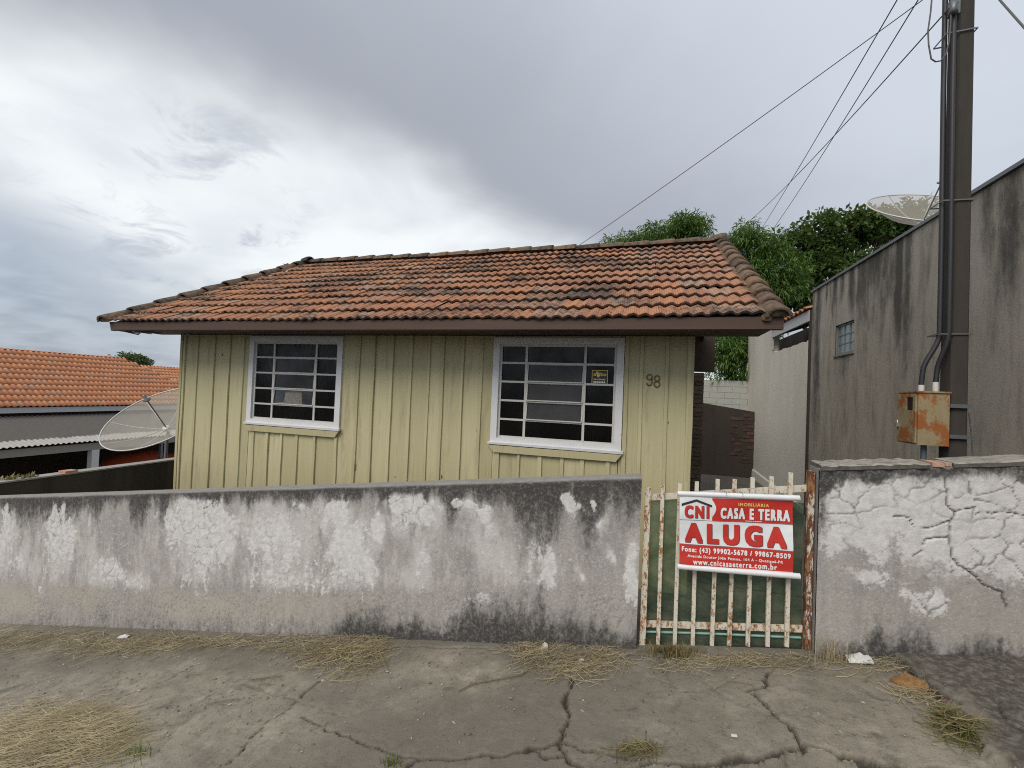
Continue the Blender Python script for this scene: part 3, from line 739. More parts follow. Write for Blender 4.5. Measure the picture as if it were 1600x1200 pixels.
# ================================================================== WOODEN HOUSE
HX0, HX1, HY0, HY1 = -6.44, .53, 4.80, 9.30
ZF, ZS = -2.06, .655                            # foot of the boards, soffit
EY, RY = 4.18, 7.05
EZ, RZ = .742, 2.35                             # eave and ridge of the tile bed
REY = RY+(RY-EY)
RX0e, RX0r, RX1 = -6.97, -6.31, 1.17
house = thing('wooden_house', ((HX0+HX1)/2, HY0, ZF), 'olive yellow board house with clay tile roof and two white framed windows', 'house')
WIN = [(-5.163, -3.660, -.545, .637), (-1.620, -.158, -.566, .634)]
JO = [-6.363, -6.124, -5.81, -5.536, -5.282, -5.038, -4.8, -4.567, -4.318, -4.03, -3.702, -3.428, -3.203, -2.95, -2.685, -2.439, -2.26, -2.005, -1.767, -1.524, -1.281, -1.034, -.786, -.562, -.291, -.13, .024, .277, .492]
def build_house():
    rnd = random.Random(3)
    # front wall: backing with window openings, boards and battens on it
    m = MB(); y0, y1 = HY0+.028, HY0+.09
    xs = sorted([HX0, HX1]+[w[0]+.06 for w in WIN]+[w[1]-.06 for w in WIN])
    for a, b in zip(xs[:-1], xs[1:]):
        w = [w for w in WIN if abs(w[0]+.06-a) < 1e-6]
        if w: m.box(a, b, y0, y1, ZF, w[0][2]+.05); m.box(a, b, y0, y1, w[0][3]-.06, ZS)
        else: m.box(a, b, y0, y1, ZF, ZS)
    fw = m.build('front_wall', M_dark, house)
    ed = [HX0]+JO[:]+[HX1]
    for a, b in zip(ed[:-1], ed[1:]):
        cuts = [a]+[c for w in WIN for c in (w[0]+.03, w[1]-.03) if a < c < b]+[b]
        cuts = sorted(cuts)
        for c, d in zip(cuts[:-1], cuts[1:]):
            mid = (c+d)/2; w = [w for w in WIN if w[0]+.029 <= mid <= w[1]-.029]
            spans = [(ZF, w[0][2]-.02), (w[0][3]-.03, ZS-.002)] if w else [(ZF, ZS-.002)]
            for z0, z1 in spans:
                if z1-z0 < .01: continue
                dy = rnd.uniform(-.004, .004); mm = MB(); g = .003
                ya, yb = HY0+dy+rnd.uniform(-.003, .003), HY0+dy+rnd.uniform(-.003, .003)
                mm.hexa([(c+g, ya, z0), (d-g, yb, z0), (d-g, HY0+.026, z0), (c+g, HY0+.026, z0), (c+g, ya, z1), (d-g, yb, z1), (d-g, HY0+.026, z1), (c+g, HY0+.026, z1)])
                mm.build('board', M_board, fw)
    for j in JO+[HX0+.02, HX1-.02]:
        w = [w for w in WIN if w[0]-.0 < j < w[1]+.0]
        z1 = w[0][2]-.115 if w else ZS-.004
        hw = .022+rnd.uniform(-.004, .005); mm = MB(); l = rnd.uniform(-.010, .010)
        n = 7; vs = []
        for k in range(n):
            t = k/(n-1); z = ZF+(z1-ZF)*t; x = j+l*(t-.5)+.0025*math.sin(k*2.3+j*9); yo = HY0-.019+.003*math.sin(k*1.9+j*5)
            vs += [(x-hw, HY0-.002, z), (x-hw+.004, yo, z), (x+hw-.004, yo, z), (x+hw, HY0-.002, z)]
        fs = [(4*k+i, 4*k+i+1, 4*k+i+5, 4*k+i+4) for k in range(n-1) for i in range(3)]+[(3, 2, 1, 0), tuple(4*(n-1)+i for i in range(4))]
        mm.add(vs, fs); mm.build('batten', M_board, fw)
    for (px, py, w_, h_) in ((347.5, 554, .012, .035), (646.5, 534, .009, .10), (692, 542, .007, .05), (745, 672, .006, .07), (746, 692, .008, .05), (636, 650, .010, .014), (373, 706, .010, .012), (617, 745, .03, .006), (347, 747, .03, .006), (1044, 660, .007, .03), (760, 560, .008, .016), (460, 752, .008, .02), (556, 730, .006, .10), (690, 745, .010, .05)):
        c_ = onY(px, py, HY0-.004); k_ = MB(); q = [(c_[0]+w_*a*.5*rnd.uniform(.6, 1.2), HY0-.0065, c_[2]+h_*b_*.5*rnd.uniform(.7, 1.1)) for a, b_ in ((0, -1), (.8, -.5), (1, .3), (.2, 1), (-.7, .5), (-1, -.4))]
        k_.add(q+[(p[0], p[1]+.012, p[2]) for p in q], [tuple(range(6))]+[(i, i+6, (i+1) % 6+6, (i+1) % 6) for i in range(6)]); k_.build('knot', M_dark, fw)
    # side, rear walls and gables
    for nm, x in (('left', HX0), ('right', HX1)):
        s = 1 if nm == 'left' else -1; xi = x+s*.05
        m = MB(); prof = [(HY0+.092, ZF), (HY1, ZF), (HY1, .9), (RY, 2.12), (HY0+.092, .9)]
        vs = [(x, a, b) for a, b in prof]+[(xi, a, b) for a, b in prof]
        m.add(vs, [(4, 3, 2, 1, 0), (5, 6, 7, 8, 9)]+[(i, (i+1) % 5, (i+1) % 5+5, i+5) for i in range(5)])
        sw = m.build('side_wall', M_board, house)
        y = HY0+.10
        while y < HY1:
            mm = MB(); zt = .9+(2.12-.9)*(1-abs(y-RY)/(RY-HY0))
            mm.box(min(x, x-s*.014), max(x, x-s*.014), y, y+.05, ZF, max(zt-.02, .8)); mm.build('batten', M_board, sw); y += .25
    MB().box(HX0+.052, HX1-.052, HY1-.05, HY1, ZF, .9).build('rear_wall', M_board, house)
    MB().box(HX0+.06, HX1-.06, HY0+.1, HY1-.06, -1.35, -1.30).build('floor', M_room, house)
    MB().box(HX0+.06, HX1-.06, HY0+.1, HY1-.06, .80, .83).build('ceiling', M_room, house)
    MB().box(HX0+.06, HX1-.06, 7.0, 7.04, -1.29, .79).build('partition', M_room, house)
    MB().box(HX0-.03, HX1+.03, HY0+.03, HY1+.03, -2.4, ZF-.004).build('plinth', M_cem, house)
    # soffit and fascia
    m = MB(); m.box(RX0e+.08, RX1-.05, EY+.035, HY0+.024, ZS+.002, ZS+.022); m.build('soffit', M_fascia, house)
    z0, z1 = .628, .742
    m = MB(); m.hexa([(RX0e+.06, EY, z0-.006), (RX1-.01, EY, z0), (RX1-.01, EY+.03, z0), (RX0e+.06, EY+.03, z0-.006),
                      (RX0e+.02, EY, z1), (RX1-.01, EY, z1), (RX1-.01, EY+.03, z1), (RX0e+.02, EY+.03, z1)])
    fa = m.build('fascia', M_fascia, house)
    MB().box(RX0e+.10, RX1-.03, EY-.012, EY-.002, z0+.004, z0+.034).build('trim', M_fascia, fa)
    # splintered board end hanging under the far corner
    m = MB(); rr = random.Random(9)
    for k in range(9):
        x = RX0e+.14+k*.05; m.beam((x, EY+.05, .628), (x+.22+rr.uniform(0, .2), EY+.09, .628-rr.uniform(.01, .05)), .03, .012)
    m.build('splinter', M_fascia, fa)
    # verge boards and rear fascia
    for x, xr in ((RX1-.035, RX1-.035), (RX0e+.06, RX0r+.05)):
        for ya in (EY, REY):
            m = MB(); ye = EY+.034 if ya == EY else REY
            m.hexa([(x-.015, ye, .635), (x+.015, ye, .635), (xr+.015, RY, RZ-.16), (xr-.015, RY, RZ-.16), (x-.015, ye, .735), (x+.015, ye, .735), (xr+.015, RY, RZ-.035), (xr-.015, RY, RZ-.035)])
            m.build('verge_board', M_fascia, house)
    MB().box(HX1+.01, 1.36, 9.0, 9.06, .55, 1.35).build('rear_eave_dark_panel', M_dark, house)  # added dark panel standing in for the gloom under the rear eave
    MB().box(HX1+.01, 1.36, 9.062, 11.5, 1.30, 1.35).build('rear_eave_dark_top', M_dark, house)  # added top piece running back from the dark panel
    MB().box(RX0e+.08, RX1-.05, REY-.03, REY, .628, .735).build('rear_fascia', M_fascia, house)
build_house()

def tile_mesh(name, w, L, hmp, lip, mtl, roman=False):
    us = [0, .07, .16, .26, .38, .50, .58, .68, .78, .90, 1.02] if not roman else [0, .08, .18, .30, .44, .58, .70, .80, .88, .95, 1.02]
    def prof(u):
        if roman: return hmp*(max(0, math.sin(math.pi*(u-.30)/.72)) if u > .30 else -.12*math.sin(math.pi*u/.30))
        return {0: .85, .07: 1.0, .16: .55, .26: .05, .38: .55, .50: 1.0, .58: .9, .68: .25, .78: .05, .90: .75, 1.02: .95}[u]*hmp
    V, Fc = [], []
    n = len(us)
    for y, dz in ((0, lip), (L, 0)):
        for u in us: V.append(((u-.5)*w, y, prof(u)+dz))
    for u in us: V.append(((u-.5)*w, .004, prof(u)*.9+lip-.024))
    for i in range(n-1):
        Fc.append((i, i+1, n+i+1, n+i)); Fc.append((2*n+i, 2*n+i+1, i+1, i))
    me = bpy.data.meshes.new(name); me.from_pydata(V, [], Fc); me.materials.append(mtl)
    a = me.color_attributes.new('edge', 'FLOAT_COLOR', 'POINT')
    ed = np.zeros((len(V), 4), np.float32); ed[:n, 0] = .62; ed[2*n:, 0] = 1.; a.data.foreach_set('color', ed.ravel())  # lip weights: painted row shade plus moss
    me.polygons.foreach_set('use_smooth', [roman]*len(Fc)); me.update(); return me
def cap_mesh(name, L, r0, r1, mtl, n=9):
    V, Fc = [], []
    for y, r, t in ((0, r0, 0), (L, r1, 0), (0, r0-.016, 0)):
        for i in range(n):
            a = math.pi*(i/(n-1)); V.append((-r*math.cos(a), y, r*math.sin(a)*.86))
    for i in range(n-1):
        Fc.append((i, i+1, n+i+1, n+i)); Fc.append((2*n+i, 2*n+i+1, i+1, i))
    V += [(-r0*1.12*math.cos(math.pi*i/(n-1)), -.006, r0*1.1*math.sin(math.pi*i/(n-1))*.88) for i in range(n)]
    V += [(-r0*1.12*math.cos(math.pi*i/(n-1)), .055, r0*1.1*math.sin(math.pi*i/(n-1))*.88) for i in range(n)]
    for i in range(n-1):
        Fc.append((3*n+i, 3*n+i+1, 4*n+i+1, 4*n+i)); Fc.append((2*n+i, 2*n+i+1, 3*n+i+1, 3*n+i)); Fc.append((4*n+i, 4*n+i+1, n+i+1, n+i))
    me = bpy.data.meshes.new(name); me.from_pydata(V, [], Fc); me.materials.append(mtl)
    me.polygons.foreach_set('use_smooth', [True]*len(Fc)); me.update(); return me
def frame(org, xd, yd):
    xd = unit(xd); yd = np.asarray(yd, float); yd = unit(yd-xd*(yd@xd)); zd = np.cross(xd, yd)
    return Matrix(((xd[0], yd[0], zd[0], org[0]), (xd[1], yd[1], zd[1], org[1]), (xd[2], yd[2], zd[2], org[2]), (0, 0, 0, 1)))
def place(name, me, Mw, parent):
    o = bpy.data.objects.new(name, me); C.objects.link(o); o.parent = parent
    Mw = Mw.copy(); p = WO[parent]; Mw.translation = Mw.translation-Vector(p); o.matrix_local = Mw
    return o
def join_meshes(name, items, mtl, parent):
    V, Q, k = [], [], 0
    for me, Mw in items:
        co = np.empty(len(me.vertices)*3, np.float32); me.vertices.foreach_get('co', co); co = co.reshape(-1, 3)
        R = np.array(Mw)[:3, :3]; V.append(co@R.T+np.array(Mw)[:3, 3])
        Q.append(np.array([list(p.vertices) for p in me.polygons])+k); k += len(co)
    o = np_mesh(name, np.vstack(V), np.vstack(Q), mtl, parent); o['kind'] = 'stuff'
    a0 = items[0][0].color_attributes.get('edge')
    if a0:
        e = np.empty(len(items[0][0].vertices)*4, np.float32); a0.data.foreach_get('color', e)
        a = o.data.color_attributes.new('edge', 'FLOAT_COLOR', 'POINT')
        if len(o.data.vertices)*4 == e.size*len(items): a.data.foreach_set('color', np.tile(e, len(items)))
    return o

def build_roof():
    rnd = random.Random(5)
    sd = np.array([0, RY-EY, RZ-EZ]); SL = np.linalg.norm(sd); sd = sd/SL
    nrm = np.array([0, -sd[2], sd[1]])
    m = MB()                                    # tile bed, both slopes
    m.add([(RX0e-.01, EY+.02, EZ-.02), (RX1-.04, EY+.02, EZ-.02), (RX1-.04, RY, RZ-.02), (RX0r-.02, RY, RZ-.02), (RX1-.04, REY, EZ-.02), (RX0e-.01, REY, EZ-.02)],
          [(0, 1, 2, 3), (3, 2, 4, 5)])
    roof = m.build('roof', M_dark, house)
    W = .2335; rows = 11; ex = SL/rows
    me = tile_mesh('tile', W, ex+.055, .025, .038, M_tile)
    items = []
    cols = int((RX1-.02-RX0e)/W)
    for r in range(rows):
        s0 = r*ex-.02
        lx = RX0e+(RX0r-RX0e)*r/rows
        for c in range(cols+1):
            x = RX1-.085-(c+.5)*W
            if x < lx-.03: continue
            sag = -.010*math.sin(math.pi*min(max((x-RX0e)/(RX1-RX0e), 0), 1))+.006*math.sin(x*1.7+r*.4)
            org = np.array([x+rnd.uniform(-.004, .004), EY, EZ])+sd*(s0+rnd.uniform(-.007, .007)+.006*math.sin(x*2.2+r))+nrm*(sag+rnd.uniform(-.003, .004)-.008)
            a = rnd.gauss(0, .010); t = rnd.gauss(0, .010)
            if rnd.random() < .06: a += rnd.choice((-1, 1))*.05; org = org-sd*rnd.uniform(0, .03)
            items.append((me, frame(org, np.array([math.cos(a), 0, 0])+sd*math.sin(a)+nrm*rnd.gauss(0, .012), sd+nrm*t)))
    items.sort(key=lambda it: it[1].translation.length)
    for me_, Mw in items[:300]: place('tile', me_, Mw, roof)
    # rear slope (out of sight) and the rest of the front go into one piece each
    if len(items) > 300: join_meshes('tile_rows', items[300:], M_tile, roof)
    sd2 = np.array([0, -sd[1], sd[2]]); n2 = np.array([0, sd[2], sd[1]]); back = []
    for r in range(rows):
        for c in range(cols):
            back.append((me, frame(np.array([RX1-.115-(c+.5)*W, REY, EZ])+sd2*(r*ex-.02), (-1, 0, 0), sd2)))
    join_meshes('rear_tile_rows', back, M_tile, roof)
    cm = cap_mesh('ridge_tile', .43, .098, .078, M_cap)
    k = 0; x = RX0r-.05
    while x < RX1-.22:
        z = RZ+.010+.008*math.sin(x*2.)
        tilt = rnd.gauss(0, .008)
        o = place('ridge_tile', cm, frame((x+.43, RY, z), (0, 1+0*tilt, rnd.gauss(0, .03)), (-1, 0, tilt+.01)), roof)
        x += .375; k += 1
    cv = cap_mesh('ridge_tile', .40, .092, .070, M_cap)
    for i in range(12):                        # right verge
        p = np.array([RX1-.058+rnd.uniform(-.006, .006), EY, EZ])+sd*(-.05+i*(SL/11.6))+nrm*.012
        place('verge_tile', cv, frame(p, (1, 0, rnd.gauss(-.03, .03)), sd+nrm*-.03), roof)
    d = np.array([RX0r-RX0e, RY-EY, RZ-EZ]); LL = np.linalg.norm(d); d = d/LL
    ch = cap_mesh('ridge_tile', .44, .095, .075, M_cap)
    for i in range(10):                        # left verge
        p = np.array([RX0e+.0, EY, EZ])+d*(-.05+i*LL/9.6)+nrm*.020
        place('verge_tile', ch, frame(p, (1, 0, rnd.gauss(.02, .03)), d+nrm*-.03), roof)
    ck = cap_mesh('ridge_tile', .16, .115, .10, M_cap)
    for xx in (RX1-.10, RX0r+.02):
        place('ridge_tile', ck, frame((xx+.08, RY-.02, RZ+.03), (0, 1, 0), (-1, 0, 0)), roof)
    for xx, rr_ in ((RX1-.058, .088), (RX0e+.0, .084)):
        e = MB(); n_ = 9; c_ = np.array([xx, EY, EZ])+sd*-.035+nrm*.012
        for y_ in (0., .12): e.add([c_+sd*y_+np.array([-rr_*math.cos(math.pi*i/(n_-1)), 0, 0])+nrm*rr_*.84*math.sin(math.pi*i/(n_-1)) for i in range(n_)], [tuple(range(n_))])
        e.build('mortar_plug', M_cap, roof)
    # mortar and moss lumps under the verge caps
    mm = MB()
    for i in range(40):
        t = i/40*SL; p = np.array([RX1-.155+rnd.uniform(-.02, .02), EY, EZ])+sd*t+nrm*rnd.uniform(.0, .015)
        mm.lathe([(.001, .03), (.03, .02), (.045, 0), (.05, -.03)], p, nrm, 6)
    mo = mm.build('mortar', M_cap, roof); mo['kind'] = 'stuff'
build_roof()

def build_windows():
    for k, (x0, x1, z0, z1) in enumerate(WIN):
        m = MB(); c = .075; yF = HY0-.028; yB = HY0+.10
        m.box(x0, x0+c, yF, yB, z0, z1); m.box(x1-c, x1, yF, yB, z0, z1)
        m.box(x0+c, x1-c, yF, yB, z1-c, z1-.001); m.box(x0+c, x1-c, yF, yB, z0, z0+.05)
        win = m.build('window', M_white, house)
        win['label'] = 'white framed steel window with a scrap of cardboard behind one pane' if k == 0 else 'white framed steel window with a black and yellow warning sticker'
        MB().hexa([(x0-.02, HY0-.052, z0-.024), (x1+.02, HY0-.052, z0-.030), (x1+.02, HY0-.02, z0-.034), (x0-.02, HY0-.02, z0-.034),
                   (x0-.02, HY0-.055, z0-.002), (x1+.02, HY0-.055, z0-.002), (x1+.02, HY0-.02, z0+.004), (x0-.02, HY0-.02, z0+.004)]).build('sill', M_white, win)
        MB().hexa([(x0+.05, HY0-.040, z0-.115), (x1-.05, HY0-.040, z0-.115), (x1-.05, HY0-.006, z0-.115), (x0+.05, HY0-.006, z0-.115),
                   (x0-.01, HY0-.046, z0-.036), (x1+.01, HY0-.046, z0-.036), (x1+.01, HY0-.006, z0-.036), (x0-.01, HY0-.006, z0-.036)]).build('apron', M_board, win)
        a, b, lo, hi = x0+c, x1-c, z0+.05, z1-c
        W, H = b-a, hi-lo; t = .027
        cx = [a, a+.24*W, a+.745*W, b]; cz = [lo+H*i/5 for i in range(6)]
        yb = HY0+.012
        for x in (a+t/2, cx[1], cx[2], b-t/2): MB().box(x-t/2, x+t/2, yb-.012, yb+.014, lo, hi).build('glazing_bar', M_bar, win)
        for i in range(3):
            for z in cz[1:-1]:
                MB().box(cx[i]+t/2+.001, cx[i+1]-t/2-.001, yb-.010, yb+.012, z-t*.42, z+t*.42).build('glazing_bar', M_bar, win)
            for z in (lo, hi-t): MB().box(cx[i]+t/2+.001, cx[i+1]-t/2-.001, yb-.010, yb+.012, z, z+t).build('glazing_bar', M_bar, win)
            for j in range(5):
                ax, bx, az, bz = cx[i]+t/2, cx[i+1]-t/2, cz[j]+t*.4, cz[j+1]-t*.4
                tilt = 0.
                mt = M_glass
                if i == 1 and 1 <= j <= 3: tilt = (.10, .065, .05)[j-1] if k == 0 else (.145, .13, .13)[j-1]; mt = M_glass2 if k == 1 else (M_glass4 if j == 1 else M_glass3)
                h = (bz-az)/2; mz = (az+bz)/2; dy = h*math.sin(tilt); dz = h*math.cos(tilt)
                MB().hexa([(ax, yb-dy, mz-dz), (bx, yb-dy, mz-dz), (bx, yb-dy+.004, mz-dz), (ax, yb-dy+.004, mz-dz),
                           (ax, yb+dy, mz+dz), (bx, yb+dy, mz+dz), (bx, yb+dy+.004, mz+dz), (ax, yb+dy+.004, mz+dz)]).build('pane', mt, win)
                if tilt:
                    m = MB()
                    for s in (-1, 1):
                        m.beam((ax+.006, yb+s*dy-.006, mz+s*dz), (bx-.006, yb+s*dy-.006, mz+s*dz), .012, .012)
                    for x in (ax+.006, bx-.006): m.beam((x, yb-dy-.006, mz-dz), (x, yb+dy-.006, mz+dz), .012, .012, up=(1, 0, 0))
                    m.build('casement', M_bar, win)
        if k == 1:
            # warning sticker on the upper right pane
            p0, p1 = onY(925, 578, yb-.012), onY(949, 601, yb-.012)
            m = MB(); y = yb-.004; sx0, sx1, sz0, sz1 = p0[0], p1[0], p1[2], p0[2]
            m.box(sx0, sx1, y-.002, y, sz0, sz1, 0); w = .006
            for q in ((sx0, sx1, sz1-w, sz1), (sx0, sx1, sz0, sz0+w), (sx0, sx0+w, sz0+w, sz1-w), (sx1-w, sx1, sz0+w, sz1-w)): m.box(q[0], q[1], y-.0035, y-.0021, q[2], q[3], 1)
            def word(txt, u0, u1, v0, v1, mi):
                vs, fs = text_geo(txt, .02)
                m.add([(sx0+(sx1-sx0)*(u0+(u1-u0)*p[0]), y-.0032, sz0+(sz1-sz0)*(v0+(v1-v0)*p[1])) for p in vs], fs, mi)
            word('aviso', .10, .92, .58, .84, 1)
            m.add([(sx0+(sx1-sx0)*u, y-.0036, sz0+(sz1-sz0)*v) for u, v in ((.24, .88), (.38, .90), (.46, .66), (.60, .92), (.46, .48), (.36, .50))], [(0, 1, 2, 5), (2, 3, 4, 5)], 1)
            for v0, v1, n_, mi in ((.30, .39, 9, 1), (.11, .21, 7, 2)):   # small print too blurred to read
                for k_ in range(n_):
                    a_, b_ = sx0+(sx1-sx0)*(.12+.76*k_/n_), sx0+(sx1-sx0)*(.12+.76*(k_+.72)/n_)
                    m.box(a_, b_, y-.0034, y-.0022, sz0+(sz1-sz0)*v0, sz0+(sz1-sz0)*v1, mi)
            m.build('sticker', [M_blk, M_yel, M_wht], win)
def text_geo(txt, bold=.0, space=1.):
    cu = bpy.data.curves.new('t', 'FONT'); cu.body = txt; cu.offset = bold; cu.resolution_u = 3; cu.space_character = space; cu.fill_mode = 'FRONT'
    ob = bpy.data.objects.new('t', cu); C.objects.link(ob)
    dg = bpy.context.evaluated_depsgraph_get(); me = bpy.data.meshes.new_from_object(ob.evaluated_get(dg))
    V = np.array([v.co[:2] for v in me.vertices]); Fc = [tuple(p.vertices) for p in me.polygons]
    bpy.data.objects.remove(ob); bpy.data.curves.remove(cu); bpy.data.meshes.remove(me)
    lo, hi = V.min(0), V.max(0); return (V-lo)/(hi-lo), Fc
build_windows()

def house_number():
    # two hollow digits of bent strip
    def ring(cx, cz, rx, rz, a0=0, a1=2*math.pi, n=18):
        return [(cx+rx*math.cos(a0+(a1-a0)*i/n), cz+rz*math.sin(a0+(a1-a0)*i/n)) for i in range(n+1)]
    for px, py, dig in ((1014.5, 593.5, '9'), (1026.5, 595.5, '8')):
        c = onY(px, py, HY0); y = HY0-.006; m = MB(); h = .062
        paths = [ring(c[0], c[2]+h*.47, .025, h*.45)]
        if dig == '8': paths.append(ring(c[0], c[2]-h*.50, .028, h*.48))
        else: paths.append(ring(c[0], c[2]+h*.47, .025, h*.45, 0, .01, 1)+[(c[0]+.026, c[2]-h*.35)]+ring(c[0], c[2]-h*.42, .026, h*.52, 0, -math.pi*.9, 10))
        for p in paths:
            m.tube([(a, y-.004, b) for a, b in p], .0065, 6)
        m.build('digit', M_num, house)
house_number()
def cardboard():
    pts = [(428, 635), (433, 629), (444, 628), (446, 613), (458, 611), (471, 612), (472, 635)]
    P = [onY(a, b, HY0+.048) for a, b in pts]; m = MB(); n = len(P)
    m.add([p for p in P]+[p+np.array([0, .005, 0]) for p in P], [tuple(range(n))[::-1], tuple(range(n, 2*n))]+[(i, (i+1) % n, (i+1) % n+n, i+n) for i in range(n)])
    tag(m.build('cardboard_scrap', M_card), 'torn brown cardboard scrap leaning behind the window pane', 'cardboard')
cardboard()

# ================================================================== GATE AND BANNER
BARX = [.176, .278, .385, .497, .596, .700, .808, .911]
GY = 3.06
def gtop(x): return -.590+.183*x
def gbot(x): return -1.640+.18*x+.012
gate = thing('iron_gate', (.55, GY, gbot(.55)), 'low iron picket gate with rusted cream bars between two wall ends', 'gate')
def build_gate():
    rnd = random.Random(4)
    for i, x in enumerate(BARX):
        l = rnd.uniform(-.006, .006); m = MB(); t = gtop(x)+rnd.uniform(-.008, .008)
        w = .0115
        m.hexa([(x-w, GY-.014, gbot(x)), (x+w, GY-.014, gbot(x)), (x+w, GY+.006, gbot(x)), (x-w, GY+.006, gbot(x)), (x-w+l, GY-.014, t), (x+w+l, GY-.014, t), (x+w+l, GY+.006, t), (x-w+l, GY+.006, t)])
        m.build('picket', M_gate, gate)
    MB().hexa([(.060, GY-.02, gbot(.07)-.03), (.098, GY-.02, gbot(.07)-.03), (.098, GY+.015, gbot(.07)-.03), (.060, GY+.015, gbot(.07)-.03), (.064, GY-.02, -.59), (.100, GY-.02, -.59), (.100, GY+.015, -.59), (.064, GY+.015, -.59)]).build('gate_post', M_gate, gate)
    MB().hexa([(1.006, GY-.02, gbot(1)-.03), (1.036, GY-.02, gbot(1)-.03), (1.036, GY+.02, gbot(1)-.03), (1.000, GY+.02, gbot(1)-.03), (.998, GY-.02, -.396), (1.032, GY-.02, -.396), (1.032, GY+.02, -.396), (.998, GY+.02, -.396)]).build('gate_post', M_rpost, gate)
    def rail(za, zb, h):
        a, b = .100, .998; y0, y1 = GY+.008, GY+.022
        MB().hexa([(a, y0, za-h), (b, y0, zb-h), (b, y1, zb-h), (a, y1, za-h), (a, y0, za+h), (b, y0, zb+h), (b, y1, zb+h), (a, y1, za+h)]).build('rail', M_gate, gate)
    rail(-.655, -.505, .020); rail(-1.487, -1.352, .020)
    y = GY+.030                                # plastic sheet, a little wavy
    xs = np.linspace(.102, .996, 40); zs = np.linspace(0, 1, 16); V = []
    for x in xs:
        for v in zs:
            zb, zt = gbot(x)-.02, -.650+.05*(x-.1)/.9+.008*math.sin(x*9)
            if x > .45: zt = min(zt+.0, -.60)
            V.append((x, y+.006*math.sin(x*11+v*5)+.004*math.sin(v*14), zb+(zt-zb)*v))
    o = np_mesh('plastic_sheet', V, grid_quads(40, 16), M_green, gate, smooth=True)
    o['label'] = 'translucent green plastic sheet behind the pickets'
    MB().tube([(.102, y-.004, -1.545), (.5, y-.004, -1.482), (.996, y-.004, -1.412)], .008, 6).build('sheet_batten', flat('pale_green_strip', (.20, .36, .30), .6), gate)
build_gate()

